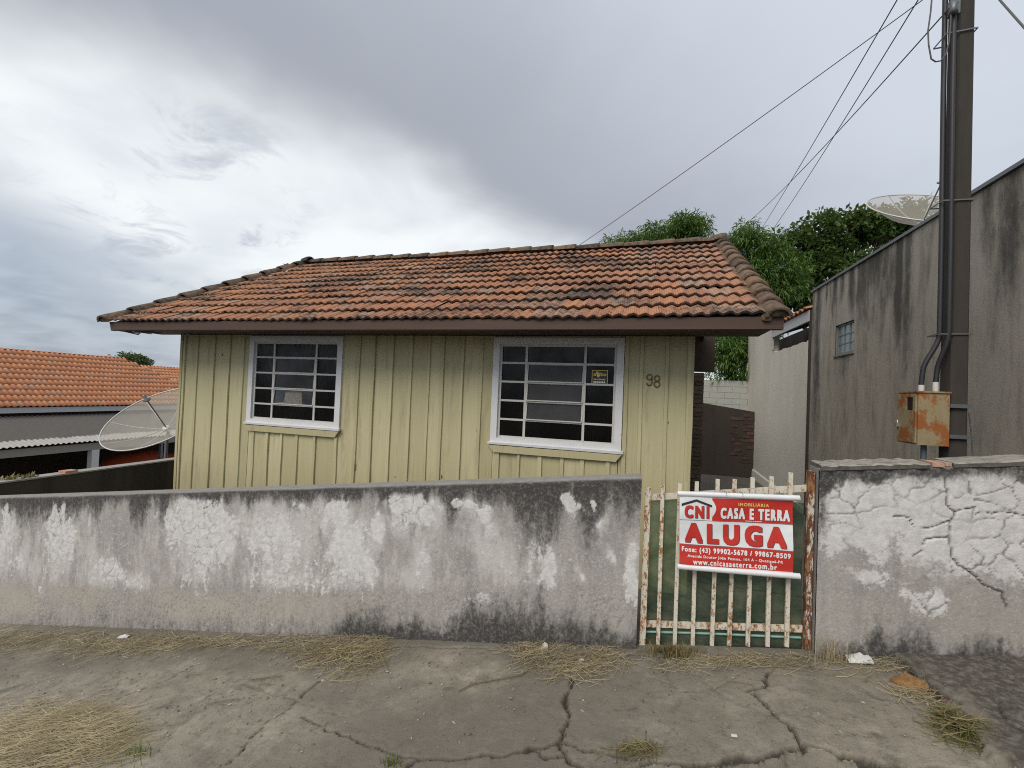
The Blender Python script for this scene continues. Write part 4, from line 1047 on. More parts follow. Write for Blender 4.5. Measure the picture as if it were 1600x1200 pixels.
def build_banner():
    c0 = np.array([.272, 2.985, -.608]); ang = math.atan2(.039, .627)
    ux = np.array([math.cos(ang), 0, math.sin(ang)]); uz = np.array([-math.sin(ang)*.45, 0, math.cos(ang)])
    W, H = .632, .432
    def pt(u, v, lift=0.):                     # u right, v down, 0..1 ; cloth bulges a little
        wob = .006*math.sin(u*5+1)+.005*math.sin(v*7+u*3)+.0016*math.sin(u*17+v*6)+.0006*math.sin(v*27+u*9)
        return c0+ux*u*W-uz*v*H+np.array([0, -wob-lift, 0])
    ban = thing('rent_banner', tuple(c0-uz*H), 'red and white ALUGA rental banner on two rolls, hung on the gate', 'banner')
    def patch(u0, u1, v0, v1, mtl, lift, name='print', nu=60, nv=20, edge=None):
        V = []
        for i in range(nu+1):
            for j in range(nv+1):
                u = u0+(u1-u0)*i/nu; v = v0+(v1-v0)*j/nv
                if edge: u = max(u, edge(v))
                V.append(pt(u, v, lift))
        return np_mesh(name, V, grid_quads(nu+1, nv+1), mtl, ban, smooth=True)
    V = [pt(i/60, j/40) for i in range(61) for j in range(41)]; Vb = [p+np.array([0, .0016, 0]) for p in V]
    q = grid_quads(61, 41); np_mesh('cloth', np.array(V+Vb), np.vstack([q, q[:, ::-1]+len(V)]), M_vinyl, ban, smooth=True)
    patch(.30, 1., .012, .335, M_red, .0012, edge=lambda v: .335-.075*((v-.16)/.175)**2)
    patch(0., 1., .70, .985, M_red, .0012)
    patch(0., 1., .338, .343, M_blk, .0013, nv=1); patch(0., 1., .693, .698, M_blk, .0013, nv=1)
    def text(s, u0, u1, v0, v1, mtl, bold=.02, lift=.0028, slant=0., shear=0.):
        P, Fc = text_geo(s, 0., 1+2.2*bold); m = MB(); b = bold*.30*(v1-v0); bu = b*H/W
        for n_, (i, j) in enumerate(((0, 0), (-1, -1), (1, 1), (-1, 1), (1, -1), (-1, 0), (1, 0), (0, 1), (0, -1)) if b > 0 else ((0, 0),)):
            m.add([pt(u0+bu+(u1-u0-2*bu)*p[0]+i*bu, v1-b-(v1-v0-2*b)*p[1]+j*b, lift+n_*.00006) for p in P], Fc)
        m.build('lettering', mtl, ban)
    for d, mt, l in ((.006, M_shadow_ink, .0022), (0, None, .0032)):
        text('CNI', .045+d, .270+d, .125+d, .310+d, mt or M_red, .16, l)
        text('CASA E TERRA', .375+d, .978+d, .140+d, .300+d, mt or M_wht, .16, l)
        text('ALUGA', .050+d, .945+d, .378+d*1.5, .668+d*1.5, mt or M_red, .22, l)
    text('IMOBILIÁRIA', .535, .80, .055, .112, M_yel, .10)
    for k in range(9): patch(.60+k*.0158, .611+k*.0158, .316, .326, M_wht, .0028, nu=2, nv=1)   # unreadable small print
    text('Fone: (43) 99902-5678 / 99867-8509', .022, .978, .728, .822, M_wht, .11)
    text('Avenida Doutor João Pessoa, 104 A - Quatiguá-PR', .075, .915, .836, .886, M_wht, .08)
    text('www.cnicasaeterra.com.br', .125, .865, .893, .972, M_wht, .11)
    m = MB(); roof = [(.018, .105), (.155, .035), (.298, .112), (.298, .142), (.155, .066), (.018, .140)]
    m.add([pt(u, v, .0036) for u, v in roof], [(0, 1, 4, 5), (1, 2, 3, 4)]); m.build('emblem', M_blk, ban)
    a = c0+uz*.014; e = np.array([0, -.002, 0])
    MB().tube([a-ux*.012+e, a+ux*.3+e, a+ux*(W+.034)+e], .0165, 12).build('roll', M_roll, ban)
    b = c0-uz*(H+.012)
    MB().tube([b-ux*.012+e, b+ux*.3+e, b+ux*(W+.034)+e], .0175, 12).build('roll', M_roll, ban)
    m = MB()
    for k in (.27, .36): m.tube([a+ux*k+np.array([0, -.020, 0]), a+ux*k+np.array([0, -.01, .018]), a+ux*k+np.array([0, .07, .012]), a+ux*k+np.array([0, .07, -.02]), a+ux*k+np.array([0, -.016, -.012])], .0015, 5)
    m.build('tie_wire', M_cable, ban)
build_banner()

# ================================================================== POLE, METER BOX, CONDUITS, CABLES
PX0, PX1, PY = 2.212, 2.320, 4.0
pole = thing('service_pole', ((PX0+PX1)/2, PY+.07, -1.35), 'slim dark concrete service pole behind the cracked street wall', 'pole')
def build_pole():
    m = MB(); zb, zt = -1.6, 5.2; b = .012
    def ring(z, k):
        x0, x1, y0, y1 = PX0+k, PX1-k, PY+k, PY+.14-k
        return [(x0+b, y0, z), (x1-b, y0, z), (x1, y0+b, z), (x1, y1-b, z), (x1-b, y1, z), (x0+b, y1, z), (x0, y1-b, z), (x0, y0+b, z)]
    zs = [zb, -.5, .6, 1.8, 3.2, zt]; vs = []
    for i, z in enumerate(zs): vs += ring(z, .001*i)
    fs = [(8*i+j, 8*i+(j+1) % 8, 8*i+8+(j+1) % 8, 8*i+8+j) for i in range(len(zs)-1) for j in range(8)]+[tuple(range(7, -1, -1)), tuple(8*(len(zs)-1)+k for k in range(8))]
    m.add(vs, fs); m.build('shaft', M_pole, pole)
    for py, tilt in ((50, .010), (312, -.004), (522, 0.)):
        z = onY(1500, py, PY)[2]; m = MB(); x0, x1, y0, y1 = PX0-.075, PX1+.006, PY-.006, PY+.146
        for p, q in (((x0, y0, z), (x1, y0, z+tilt)), ((x1, y0, z+tilt), (x1, y1, z+tilt)), ((x1, y1, z+tilt), (x0, y1, z)), ((x0, y1, z), (x0, y0, z))): m.beam(p, q, .005, .009)
        m.build('strap', M_zinc, pole)
    m = MB(); z = onY(1500, 12, PY)[2]
    m.box(PX0-.06, PX0-.001, PY-.02, PY+.03, z-.05, z+.06); m.lathe([(.0, -.04), (.03, -.035), (.02, 0), (.03, .03), (0, .035)], (PX0-.05, PY-.03, z-.02), (0, 0, 1), 10)
    m.build('insulator_bracket', M_zinc, pole)
build_pole()
BX0, BX1, BY0, BY1, BZ0, BZ1 = 2.004, 2.198, 3.985, 4.245, -.262, .138
box = thing('meter_box', ((BX0+BX1)/2, (BY0+BY1)/2, BZ0), 'rust stained electricity meter box strapped to the concrete pole', 'meter box')
def build_box():
    m = MB(); m.box(BX0+.004, BX1, BY0, BY1, BZ0, BZ1-.012)
    m.box(BX0-.010, BX1+.006, BY0-.010, BY1+.006, BZ1-.010, BZ1+.002); m.build('body', M_box, box)
    dy0, dy1 = BY0+.012, BY1-.012; wz0, wz1 = BZ1-.145, BZ1-.045; wy0, wy1 = BY0+.045, BY0+.125
    m = MB(); x0, x1 = BX0-.008, BX0+.003
    m.box(x0, x1, dy0, wy0, BZ0+.012, BZ1-.018); m.box(x0, x1, wy1, dy1, BZ0+.012, BZ1-.018)
    m.box(x0, x1, wy0, wy1, BZ0+.012, wz0); m.box(x0, x1, wy0, wy1, wz1, BZ1-.018)
    door = m.build('door', M_box, box)
    MB().box(BX0-.002, BX0+.003, wy0, wy1, wz0, wz1).build('viewing_pane', M_glass3, door)
    m = MB(); ly = BY1-.035; lz = BZ0+.15
    m.box(BX0-.030, BX0-.009, ly-.016, ly+.016, lz-.028, lz+.002)
    m.tube([(BX0-.02, ly-.011, lz), (BX0-.02, ly-.011, lz+.018), (BX0-.02, ly, lz+.026), (BX0-.02, ly+.011, lz+.018), (BX0-.02, ly+.011, lz)], .0035, 6)
    m.build('padlock', M_lock, door)
    for z in (BZ1-.100, BZ0+.075):
        m = MB(); m.box(BX1+.001, PX1+.012, PY-.022, PY-.008, z-.014, z+.014); m.box(PX1+.004, PX1+.016, PY-.006, PY+.16, z-.012, z+.012)
        m.build('bracket', M_zinc, box)
    MB().tube([(2.085, 4.06, BZ0-.0), (2.085, 4.06, -.75), (2.085, 4.06, -1.40)], .018, 10).build('stub_pipe', flat('grey_blue_pipe', (.09, .115, .14), .5), box)
build_box()
def build_conduits():
    for px, top, off, lab in ((2.062, 'a', 0, 'black conduit bending far out to the left edge of the meter box'), (2.150, 'b', .030, 'black conduit dropping onto the meter box beside the pole')):
        xu = 2.158+off*1.15; zb = BZ1
        yy = 4.04 if top == 'a' else 4.00
        pts = [(px, 4.06, zb-.01), (px, 4.06, zb+.06), (px+.006, 4.06, zb+.14)]
        for k in range(1, 7):
            t = k/7; s = t*t*(3-2*t); pts.append((px+.006+(xu-px-.006)*s, 4.06+(yy-4.06)*s, zb+.14+.30*t))
        pts += [(xu, yy, zb+.46), (xu, yy, 1.2), (xu-.008, yy, 2.4), (xu-.012, yy, 4.6)]
        t = thing('conduit', (px, 4.06, zb), lab, 'conduit')
        MB().tube(pts, .0165, 10).build('pipe', M_blackpipe, t)
        MB().tube([(px, 4.06, zb-.004), (px, 4.06, zb+.03), (px, 4.06, zb+.075 if top == 'b' else zb+.05)], [.017, .0195, .018], 10).build('tape', M_tape, t)
build_conduits()
def sag(a, b, s, n=22):
    a, b = np.array(a, float), np.array(b, float)
    return [a+(b-a)*t-np.array([0, 0, s*4*t*(1-t)]) for t in np.linspace(0, 1, n)]
def cables():
    def cab(pts, lab, r=.0042, grp=None): tag(MB().tube(pts, r, 6).build('overhead_cable', M_cable), lab, 'cable', grp)
    a = onY(892, 392, RY); b = onY(1432, 0, 4.4); b2 = a+(b-a)*1.35
    cab(sag(a, b2, .05), 'service cable running down to the ridge of the tiled roof')
    p = onY(1482, 14, PY-.02); q = onY(1163, 352, 13.4)
    cab(sag(p, q, .10), 'cable strung from the pole bracket to behind the bamboo tree', .0055)
    g = 'pair of cables passing above the right verge'
    for (x0, x1, sg) in ((1398, 1187, .06), (1428, 1205, .10)):
        p = onY(x0, 0, 4.6); q = onY(x1, 362, 13.6); p2 = q+(p-q)*1.25
        cab(sag(q, p2, sg), 'thin cable of a pair dropping steeply behind the trees above the gable', .0058, g)
    pts = [onY(x, y, PY-.03) for x, y in ((1458, -25), (1454, 20), (1450, 48), (1451, 70), (1455, 92), (1462, 96.5), (1470, 95), (1478, 85), (1483, 65), (1485, 40), (1486, 18))]
    cab(pts, 'slack cable loop hanging beside the top of the concrete pole', .005)
    p = onY(1526, -42, PY); q = onY(1600, 38, 3.2); q2 = p+(q-p)*3
    cab(sag(p, q2, .02), 'cable running from the pole over the grey neighbour wall', .006)
    pts = [onY(1514, 645, PY-.03), onY(1517, 670, PY-.02), onY(1519, 700, PY-.02), onY(1521, 735, PY-.02)]
    cab(pts, 'short earth wire hanging from the meter box bracket', .004)
cables()

# ================================================================== RIGHT-HAND NEIGHBOURS
NX = 3.0
def right_side():
    nb = thing('neighbour_building', (NX+3, 5, -2.1), 'tall grey rendered building streaked with black mould behind the pole', 'building')
    ya, yb, zt = 9.171, 1.2, 2.06
    wy0, wy1 = onX(1333.7, 548.8, NX)[1], onX(1306, 509, NX)[1]; wz0, wz1 = .812, 1.285
    x1 = NX+.16
    def strip(y0, y1, z0, z1, Vs, Qs, Cs):
        ny, nz = max(3, int((y1-y0)/.025)), max(3, int((z1-z0)/.025))
        Y, Z = np.meshgrid(np.linspace(y0, y1, ny), np.linspace(z0, z1, nz), indexing='ij'); y, z = Y.ravel(), Z.ravel(); t = zt-z
        run = fbm(y*2.2, z*.35, 5, 3, .6); mo = .75*sstep(run, .48, .70)*np.exp(-np.clip(t, 0, 9)*.55)
        for px, wd, ln, st in ((1404, .10, 1.7, 1.), (1418, .12, 2.2, .65), (1330, .13, .9, .8), (1315, .10, .6, .7), (1290, .08, .5, .6), (1278, .16, 3.6, .7), (1575, .16, 1.6, .7), (1545, .10, 1.1, .6), (1452, .08, 1.0, .4), (1355, .1, .5, .5), (1298, .10, 2.6, .35)):
            yc = onX(px, 500, NX)[1]; w_ = wd*(1+.25*t)
            d = np.abs(y-yc+.10*(fbm(z*1.5, y*0+px, 3, 4)-.5))/w_
            mo = np.maximum(mo, st*np.exp(-d*d)*(1-sstep(t, ln*.35, ln*1.15)))
        wc = (wy0+wy1)/2; below = np.clip(wz0-z, 0, 9)
        mo = np.maximum(mo, .55*np.exp(-((y-wc)/.34)**2)*(below > 0)*np.exp(-below*.9))
        mo = np.maximum(mo, .45*sstep(t, 2.0, 3.6)*(.5+fbm(y*1.2, z, 4, 6)))
        k = sum(len(v) for v in Vs); Vs.append(np.stack([np.full(y.shape, NX)+.008*(fbm(y*1.5, z*1.5, 3, 8)-.5), y, z], 1)); Qs.append(grid_quads(ny, nz, k)); Cs.append(np.stack([mo, mo*0, mo*0], 1))
    Vs, Qs, Cs = [], [], []
    for q in ((yb, wy0, -2.2, zt), (wy1, ya, -2.2, zt), (wy0, wy1, -2.2, wz0), (wy0, wy1, wz1, zt)): strip(*q, Vs, Qs, Cs)
    np_mesh('side_wall', np.vstack(Vs), np.vstack(Qs), M_nbs, nb, smooth=True, cols={'coat': np.vstack(Cs)})
    m = MB(); m.box(NX+.012, x1, yb, wy0, -2.2, zt); m.box(NX+.012, x1, wy1, ya, -2.2, zt); m.box(NX+.012, x1, wy0, wy1, -2.2, wz0); m.box(NX+.012, x1, wy0, wy1, wz1, zt)
    m.build('wall_core', M_nb, nb)
    MB().box(NX+.162, 9., ya-.16, ya, -2.2, zt-.01).build('rear_wall', M_nb, nb); MB().box(NX+.162, 9., yb, yb+.16, -2.2, zt-.01).build('front_wall', M_nb, nb)
    MB().box(NX+.162, 9., yb+.17, ya-.17, 1.62, 1.70).build('flat_roof', M_zinc, nb)
    MB().box(NX-.028, NX+.18, yb-.02, ya+.02, zt+.003, zt+.040).build('flashing', M_zinc, nb)
    MB().box(NX-.03, NX+.10, ya+.003, ya+.06, -2.1, 1.75).build('corner_strip', M_dw, nb)
    MB().box(NX+.9, NX+.92, 7, 8.6, .2, 1.6).build('inner_wall', M_room, nb)
    m = MB(); f = .028; xw0, xw1 = NX+.03, NX+.06
    for q in ((wy0, wy1, wz0, wz0+f), (wy0, wy1, wz1-f, wz1), (wy0, wy0+f, wz0+f, wz1-f), (wy1-f, wy1, wz0+f, wz1-f)): m.box(xw0, xw1, q[0], q[1], q[2], q[3])
    win = m.build('window', M_steel, nb)
    ys = [wy0+f+(wy1-wy0-2*f)*i/3 for i in range(4)]; zs = [wz0+f+(wz1-wz0-2*f)*i/3 for i in range(4)]
    for y in ys[1:-1]: MB().box(xw0+.004, xw1-.004, y-.009, y+.009, wz0+f, wz1-f).build('glazing_bar', M_steel, win)
    for i in range(3):
        for z in zs[1:-1]: MB().box(xw0+.006, xw1-.006, ys[i]+.010, ys[i+1]-.010, z-.008, z+.008).build('glazing_bar', M_steel, win)
        for j in range(3):
            MB().box(xw0+.014, xw0+.018, ys[i]+.006, ys[i+1]-.006, zs[j]+.005, zs[j+1]-.005).build('pane', M_frost, win)
    MB().box(NX-.02, NX+.15, wy0-.03, wy1+.03, wz0-.03, wz0-.002).build('sill', M_nb, nb)
    # pale cement wall farther along the passage, with a broken upper edge
    y0, y1, ys_ = 9.235, 14.03, 11.595
    m = MB(); top = []
    n = 24; rr = random.Random(2)
    for i in range(n+1):
        y = y0+(ys_-y0)*i/n; top.append((y, 1.205-.010*i/n+rr.uniform(-.018, .012)+(.0 if i < n-3 else .02*(i-n+3))))
    poly = [(y0, -2.2)]+top+[(ys_, 2.3), (y1, 2.3), (y1, -2.2)]
    k = len(poly); m.add([(NX, a, b) for a, b in poly]+[(NX+.14, a, b) for a, b in poly], [tuple(range(k)), tuple(range(2*k-1, k-1, -1))]+[(i, i+k, (i+1) % k+k, (i+1) % k) for i in range(k)])
    tag(m.build('passage_wall', M_lw), 'pale cement wall with broken top edge along the side passage', 'wall')
    MB_ = MB().hexa([(NX-.05, 9.3, -2.2), (NX-.002, 9.3, -2.2), (NX-.002, 14.0, -2.2), (NX-.05, 14.0, -2.2), (NX-.03, 9.3, -1.90), (NX-.002, 9.3, -1.88), (NX-.002, 14.0, -1.72), (NX-.03, 14.0, -1.75)])
    tag(MB_.build('wall_footing', M_lw), 'sloping cement footing at the base of the pale passage wall', 'footing')
    rb = thing('rear_building', (NX+2, 11, -2.1), 'low building with white fascia and clay tile edge behind the passage wall', 'building')
    MB().box(NX+.75, NX+.90, 9.3, 13.9, -2.2, 1.8).build('wall', M_dw, rb)
    MB().hexa([(NX-.04, 9.20, 1.545), (NX-.01, 9.20, 1.545), (NX-.01, 11.55, 1.545), (NX-.04, 11.55, 1.545), (NX-.04, 9.20, 1.745), (NX-.01, 9.20, 1.745), (NX-.01, 11.55, 1.745), (NX-.04, 11.55, 1.745)]).build('fascia', M_fwhite, rb)
    MB().hexa([(NX-.005, 9.20, 1.56), (NX+3, 9.20, 2.6), (NX+3, 11.55, 2.6), (NX-.005, 11.55, 1.56), (NX-.005, 9.20, 1.60), (NX+3, 9.20, 2.64), (NX+3, 11.55, 2.64), (NX-.005, 11.55, 1.60)]).build('soffit', M_dark, rb)
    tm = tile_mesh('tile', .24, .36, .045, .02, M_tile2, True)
    for i in range(10):
        place('tile', tm, frame((NX-.09, 9.30+i*.235, 1.752), (0, -1, 0), (1, 0, .3)), rb)
    p0 = onX(1211, 500, NX)[1]
    MB().box(NX-.035, NX-.004, ys_-.10, ys_-.03, 1.26, 1.54).build('downpipe', M_fwhite, rb)
    # end of the passage: dark wall with bare bricks, whitewashed block wall above
    dw = thing('retaining_wall', (2.2, 13.06, -2.0), 'dark damp garden wall with bare bricks at the end of the passage', 'wall')
    MB().hexa([(.6, 13.05, -2.1), (2.99, 13.05, -2.1), (2.99, 13.3, -2.1), (.6, 13.3, -2.1), (.6, 13.05, .10), (2.99, 13.05, -.24), (2.99, 13.3, -.24), (.6, 13.3, .10)]).build('render_coat', M_dw, dw)
    rr = random.Random(8)
    for r in range(14):
        for c in range(3):
            x = 2.42+c*.2+(.1 if r % 2 else 0)
            if x > 2.86 or rr.random() < .35: continue
            MB().box(x, x+.185, 13.042-rr.uniform(0, .006), 13.049, -1.62+r*.095, -1.62+r*.095+.08).build('brick', M_brick, dw)
    bw = thing('block_wall', (2.0, 13.9, -.3), 'whitewashed block wall under the hanging leaves behind the passage', 'wall')
    MB().box(.2, 4.4, 13.908, 14.0, -2.1, .62).build('mortar', M_blockm, bw)
    for r in range(8):
        for c in range(11):
            x = .2+c*.4-(.2 if r % 2 else 0); x0, x1_ = max(x, .2), min(x+.392, 4.4)
            if x1_-x0 < .05: continue
            MB().box(x0, x1_, 13.90, 13.907, -.75+r*.17, -.75+r*.17+.163).build('block', M_block, bw)
    # brick pillar by the back corner of the house
    bp = thing('brick_pillar', (1.05, 8.56, -2.02), 'narrow brick pillar beside the back corner of the yellow house', 'pillar')
    for r in range(32):
        z = -2.02+r*.079; j = rr.uniform(-.006, .006)
        MB().box(.90+j, 1.115+j, 8.45, 8.66, z, z+.070).build('brick', M_brickgrey, bp)
    MB().box(.91, 1.105, 8.46, 8.65, -2.01, .50).build('mortar', M_dw, bp)
def _nbs(s, b):
    p = s.pos(); a = s.sep(s.attr('coat').outputs['Color'])[0]
    col = s.mix(s.noise(p, 1.1, 8, .65), (.27, .243, .20), (.44, .40, .34))
    col = s.mix(s.step(s.noise(s.scale(p, (5, 5, .9)), 1.2, 7, .7), .44, .72, 0, .65), col, (.125, .110, .090))
    col = s.mix(s.step(s.noise(p, 24, 7, .75), .52, .70, 0, .6), col, (.39, .36, .315))
    v = s.math('ADD', a, s.math('MULTIPLY', s.math('SUBTRACT', s.noise(s.scale(p, (6, 6, 2.2)), 1.5, 9, .75), .5), 1.1))
    col = s.mix(s.step(v, .16, .80, 0, .92), col, s.mix(s.noise(p, 30, 5, .7), (.020, .019, .017), (.07, .065, .056)))
    setb(s, b, col, .94, 0, s.bump(s.noise(p, 60, 6, .75), .6, .006))
M_nbs = mat('mould_run_grey_render', _nbs)
M_steel = flat('blue_grey_window_steel', (.17, .20, .205), .6)
M_frost = flat('blue_frosted_glass', (.16, .21, .235), .25, var=.35, sc=9)
M_brickgrey = tilemat('dusty_brown_brick', (.17, .125, .09), (.13, .095, .07), (.20, .16, .12), (.04, .034, .028), (.46, .62))
right_side()

# ================================================================== DISHES
def dish(c, mast_foot, label):
    el, az = math.radians(52.5), math.radians(7.); R = .90
    n = np.array([math.cos(el)*math.sin(az), -math.cos(el)*math.cos(az), math.sin(el)])
    c = np.array(c, float); dp = .31*R; f = R*R/(4*dp); hub = c-n*dp
    d = thing('satellite_dish', tuple(mast_foot), label, 'satellite dish', 'mesh satellite dishes')
    prof = [(max(R*k/14, .002), dp*(k/14)**2) for k in range(15)]
    MB().lathe(prof, hub, n, 48).build('reflector', M_mesh, d)
    e1 = unit(np.cross(n, (0, 0, 1))); e2 = np.cross(n, e1)
    MB().tube([c+R*(math.cos(t)*e1+math.sin(t)*e2) for t in np.linspace(0, 2*math.pi, 49)], .011, 6, caps=False).build('rim', M_alu, d)
    for k in range(8):
        t = 2*math.pi*(k+.3)/8; e = math.cos(t)*e1+math.sin(t)*e2
        MB().tube([hub+e*R*q+n*(dp*q*q-.008) for q in np.linspace(.06, 1, 9)], .0085, 5).build('rib', M_alu, d)
    MB().lathe([(.0, -.05), (.07, -.04), (.07, .012), (.0, .014)], hub, n, 14).build('hub', M_alu, d)
    foc = hub+n*f
    MB().tube([hub, hub+n*f*.5, foc-n*.05], .012, 6).build('feed_arm', M_zinc, d)
    MB().lathe([(.0, -.07), (.06, -.065), (.062, -.045), (.028, -.04), (.03, .05), (0, .055)], foc, n, 14).build('receiver', M_zinc, d)
    mf = np.array(mast_foot, float); top = hub-n*.05
    MB().tube([mf, np.array([mf[0], mf[1], top[2]-.12]), top-n*.05, top], .03, 10).build('mast', M_zinc, d)
dish((-8.585, 6.036, -.708), (-8.60, 6.22, -3.05), 'aluminium mesh satellite dish beside the left corner of the yellow house')
dish((4.741, 9.354-.15, 3.512), (4.72, 9.0, 1.6), 'aluminium mesh satellite dish on the roof of the grey neighbour building')

# ================================================================== LEFT-HAND NEIGHBOUR
def left_side():
    m = MB()
    m.box(-7.66, -7.50, 3.02, 16, -3.2, -1.375); o = m.build('side_boundary_wall', M_bw)
    tag(o, 'blackened boundary wall running back beside the yellow house', 'wall')
    MB().box(-7.675, -7.485, 3.02, 16, -1.372, -1.352).build('cap', M_cem, o)
    K = 2.3                                     # pitch of its tiles and corrugated sheet puts it this far off
    h = thing('tiled_house', (-29, 17, -5.2), 'neighbouring house with bright orange tile roof and corrugated porch', 'house')
    EX, ez, RXn, rz = -26.7, -1.53, -30.5, 1.16
    yN, yF, yE = 4., 19.2, 23.0
    sd = np.array([RXn-EX, 0, rz-ez]); SL = np.linalg.norm(sd); sd = sd/SL; nr = np.array([-sd[2], 0, sd[0]]); nr = nr if nr[2] > 0 else -nr
    m = MB()
    m.add([(EX, yN, ez-.03), (EX, yE, ez-.03), (RXn, yF, rz-.03), (RXn, yN, rz-.03), (2*RXn-EX, yN, ez-.03), (2*RXn-EX, yE, ez-.03)], [(0, 1, 2, 3), (3, 2, 5, 4), (1, 5, 2)])
    roof = m.build('roof', M_dark, h)
    rows = 11; ex = SL/rows; W = .215
    tm = tile_mesh('tile', W, ex+.05, .058, .030, M_tile2, True)
    rr = random.Random(6); items = []
    for r in range(rows):
        ylim = yE+(yF-yE)*(r+.6)/rows
        for c in range(70):
            y = 11.6+c*W
            if y > ylim: break
            org = np.array([EX+.05, y, ez])+sd*(r*ex-.02+rr.uniform(-.008, .008))+nr*rr.uniform(-.004, .006)
            items.append((tm, frame(org, np.array([0, 1, 0])+sd*rr.gauss(0, .012), sd)))
    items.sort(key=lambda it: it[1].translation.length)
    for me, Mw in items[:300]: place('tile', me, Mw, roof)
    if len(items) > 300: join_meshes('tile_rows', items[300:], M_tile2, roof)
    cm = cap_mesh('ridge_tile', .42, .12, .10, M_cap2)
    y = 11.
    while y < yF-.1:
        place('ridge_tile', cm, frame((RXn, y+.42, rz+.01), (1, 0, 0), (0, -1, .02)), roof); y += .36
    d = np.array([EX-RXn, yE-yF, ez-rz]); d = unit(d)
    for i in range(12):
        p = np.array([RXn, yF, rz+.015])+d*(i*.40+.40)
        if p[2] < .2: break
        place('ridge_tile', cm, frame(p, np.cross(d, (0, 0, 1)), -d), roof)
    m = MB(); r2z, r2x = .80, -31.5              # lower wing beyond
    m.add([(-26.9, 20.4, -1.50), (-26.9, 36, -1.50), (r2x, 36, r2z-.03), (r2x, 20.4, r2z-.03), (-36, 36, -1.5), (-36, 20.4, -1.5)], [(0, 1, 2, 3), (3, 2, 4, 5)])
    wing = m.build('wing_roof', M_dark, h)
    sd2 = unit((r2x+26.9, 0, r2z+1.50)); it = []
    for r in range(12):
        for c in range(30):
            it.append((tm, frame(np.array([-26.9, 20.6+c*W, -1.47])+sd2*(r*ex*1.0-.02), (0, 1, 0), sd2)))
    join_meshes('tile_rows', it, M_tile2, wing)
    y = 20.8
    while y < 27: place('ridge_tile', cm, frame((r2x, y+.42, r2z+.02), (1, 0, 0), (0, -1, .02)), wing); y += .36
    MB().box(EX-.04, EX, yN, yE-.3, ez-.28, ez-.03).build('fascia', M_fwhite, h)
    MB().box(-27.9, -27.6, yN, 30, -5.5, ez-.1).build('wall', M_bwood, h)
    MB().box(-27.59, -27.55, 10.5, 12.6, -4.4, -3.2).build('window', M_blk, h)
    pe, pz = -22.54, -2.815; pt, ptz = EX-.05, -1.95
    xs = np.linspace(0, 1, 5); ys = np.arange(4, 26, .177/6); V = []
    for y in ys:
        for t in xs: V.append((pt+(pe-pt)*t, y, ptz+(pz-ptz)*t+.026*math.cos(2*math.pi*y/.177)))
    np_mesh('porch_roof', V, grid_quads(len(ys), 5), M_fibre, h, smooth=True)
    MB().box(-22.95, -22.70, 4, 26, -3.22, -2.92).build('porch_beam', M_beam, h)
    for y in (6.2, 13.43, 20.6): MB().box(-22.97, -22.69, y-.135, y+.135, -5.4, -3.222).build('porch_post', M_postw, h)
    MB().box(-22.9, -22.75, 16.2, 16.3, -5.4, -3.222).build('porch_post', M_zinc, h)
    MB().box(-27.58, -22.4, 4, 26, -5.5, -5.25).build('porch_floor', M_yard, h)
    MB().box(-22.86, -22.78, 13.6, 20.4, -4.20, -4.13).build('porch_rail', M_zinc, h)
    xs = np.linspace(0, 1, 16); V = []
    for i in xs:
        for j in np.linspace(0, 1, 12):
            V.append((-25.6+2.0*j, 14.3+4.6*i, -5.25+(1.50*math.sin(math.pi*min(max(i*.92+.06, 0), 1))**.45)*(math.sin(math.pi*(j*.9+.05))**.4)+.03*math.sin(i*19+j*7)))
    tag(np_mesh('red_mound', V, grid_quads(16, 12), M_redmound, smooth=True), 'orange red cover seen under the corrugated porch roof', 'mound')  # plain mound standing in for a red car
    # dry leaves and a broken tile on the boundary wall
    rr = random.Random(12)
    def plantlet(c, n, s, lab):
        V, Q = [], []
        for i in range(n):
            a = rr.uniform(0, 6.3); l = s*rr.uniform(.4, 1); d = np.array([math.cos(a)*.6, math.sin(a)*.6, rr.uniform(.3, 1)]); sx = np.cross(d, (0, 0, 1)); sx = unit(sx)*s*.16
            b = np.array(c)+np.array([rr.uniform(-s, s)*.5, rr.uniform(-s, s)*1.6, 0]); k = len(V)
            V += [b, b+d*l*.5+sx, b+d*l, b+d*l*.5-sx]; Q.append((k, k+1, k+2, k+3))
        tag(np_mesh('wall_plant', V, Q, M_weed), lab, 'plant')
    p = onX(28, 750, -7.58); plantlet((-7.58, p[1], -1.352), 60, .10, 'small dry plant growing on the cap of the blackened boundary wall')
    q = onX(107, 741, -7.56)
    MB_ = MB().box(-7.64, -7.50, q[1]-.07, q[1]+.07, -1.350, -1.325); tag(MB_.build('broken_tile', M_tile2), 'broken orange tile lying on the blackened boundary wall', 'tile')
M_cap2 = tilemat('dark_red_ridge_clay', (.20, .075, .04), (.15, .06, .04), (.20, .11, .07), (.05, .03, .025), (.5, .66))
M_beam = flat('grey_painted_beam', (.25, .235, .205), .8, var=.2)
left_side()

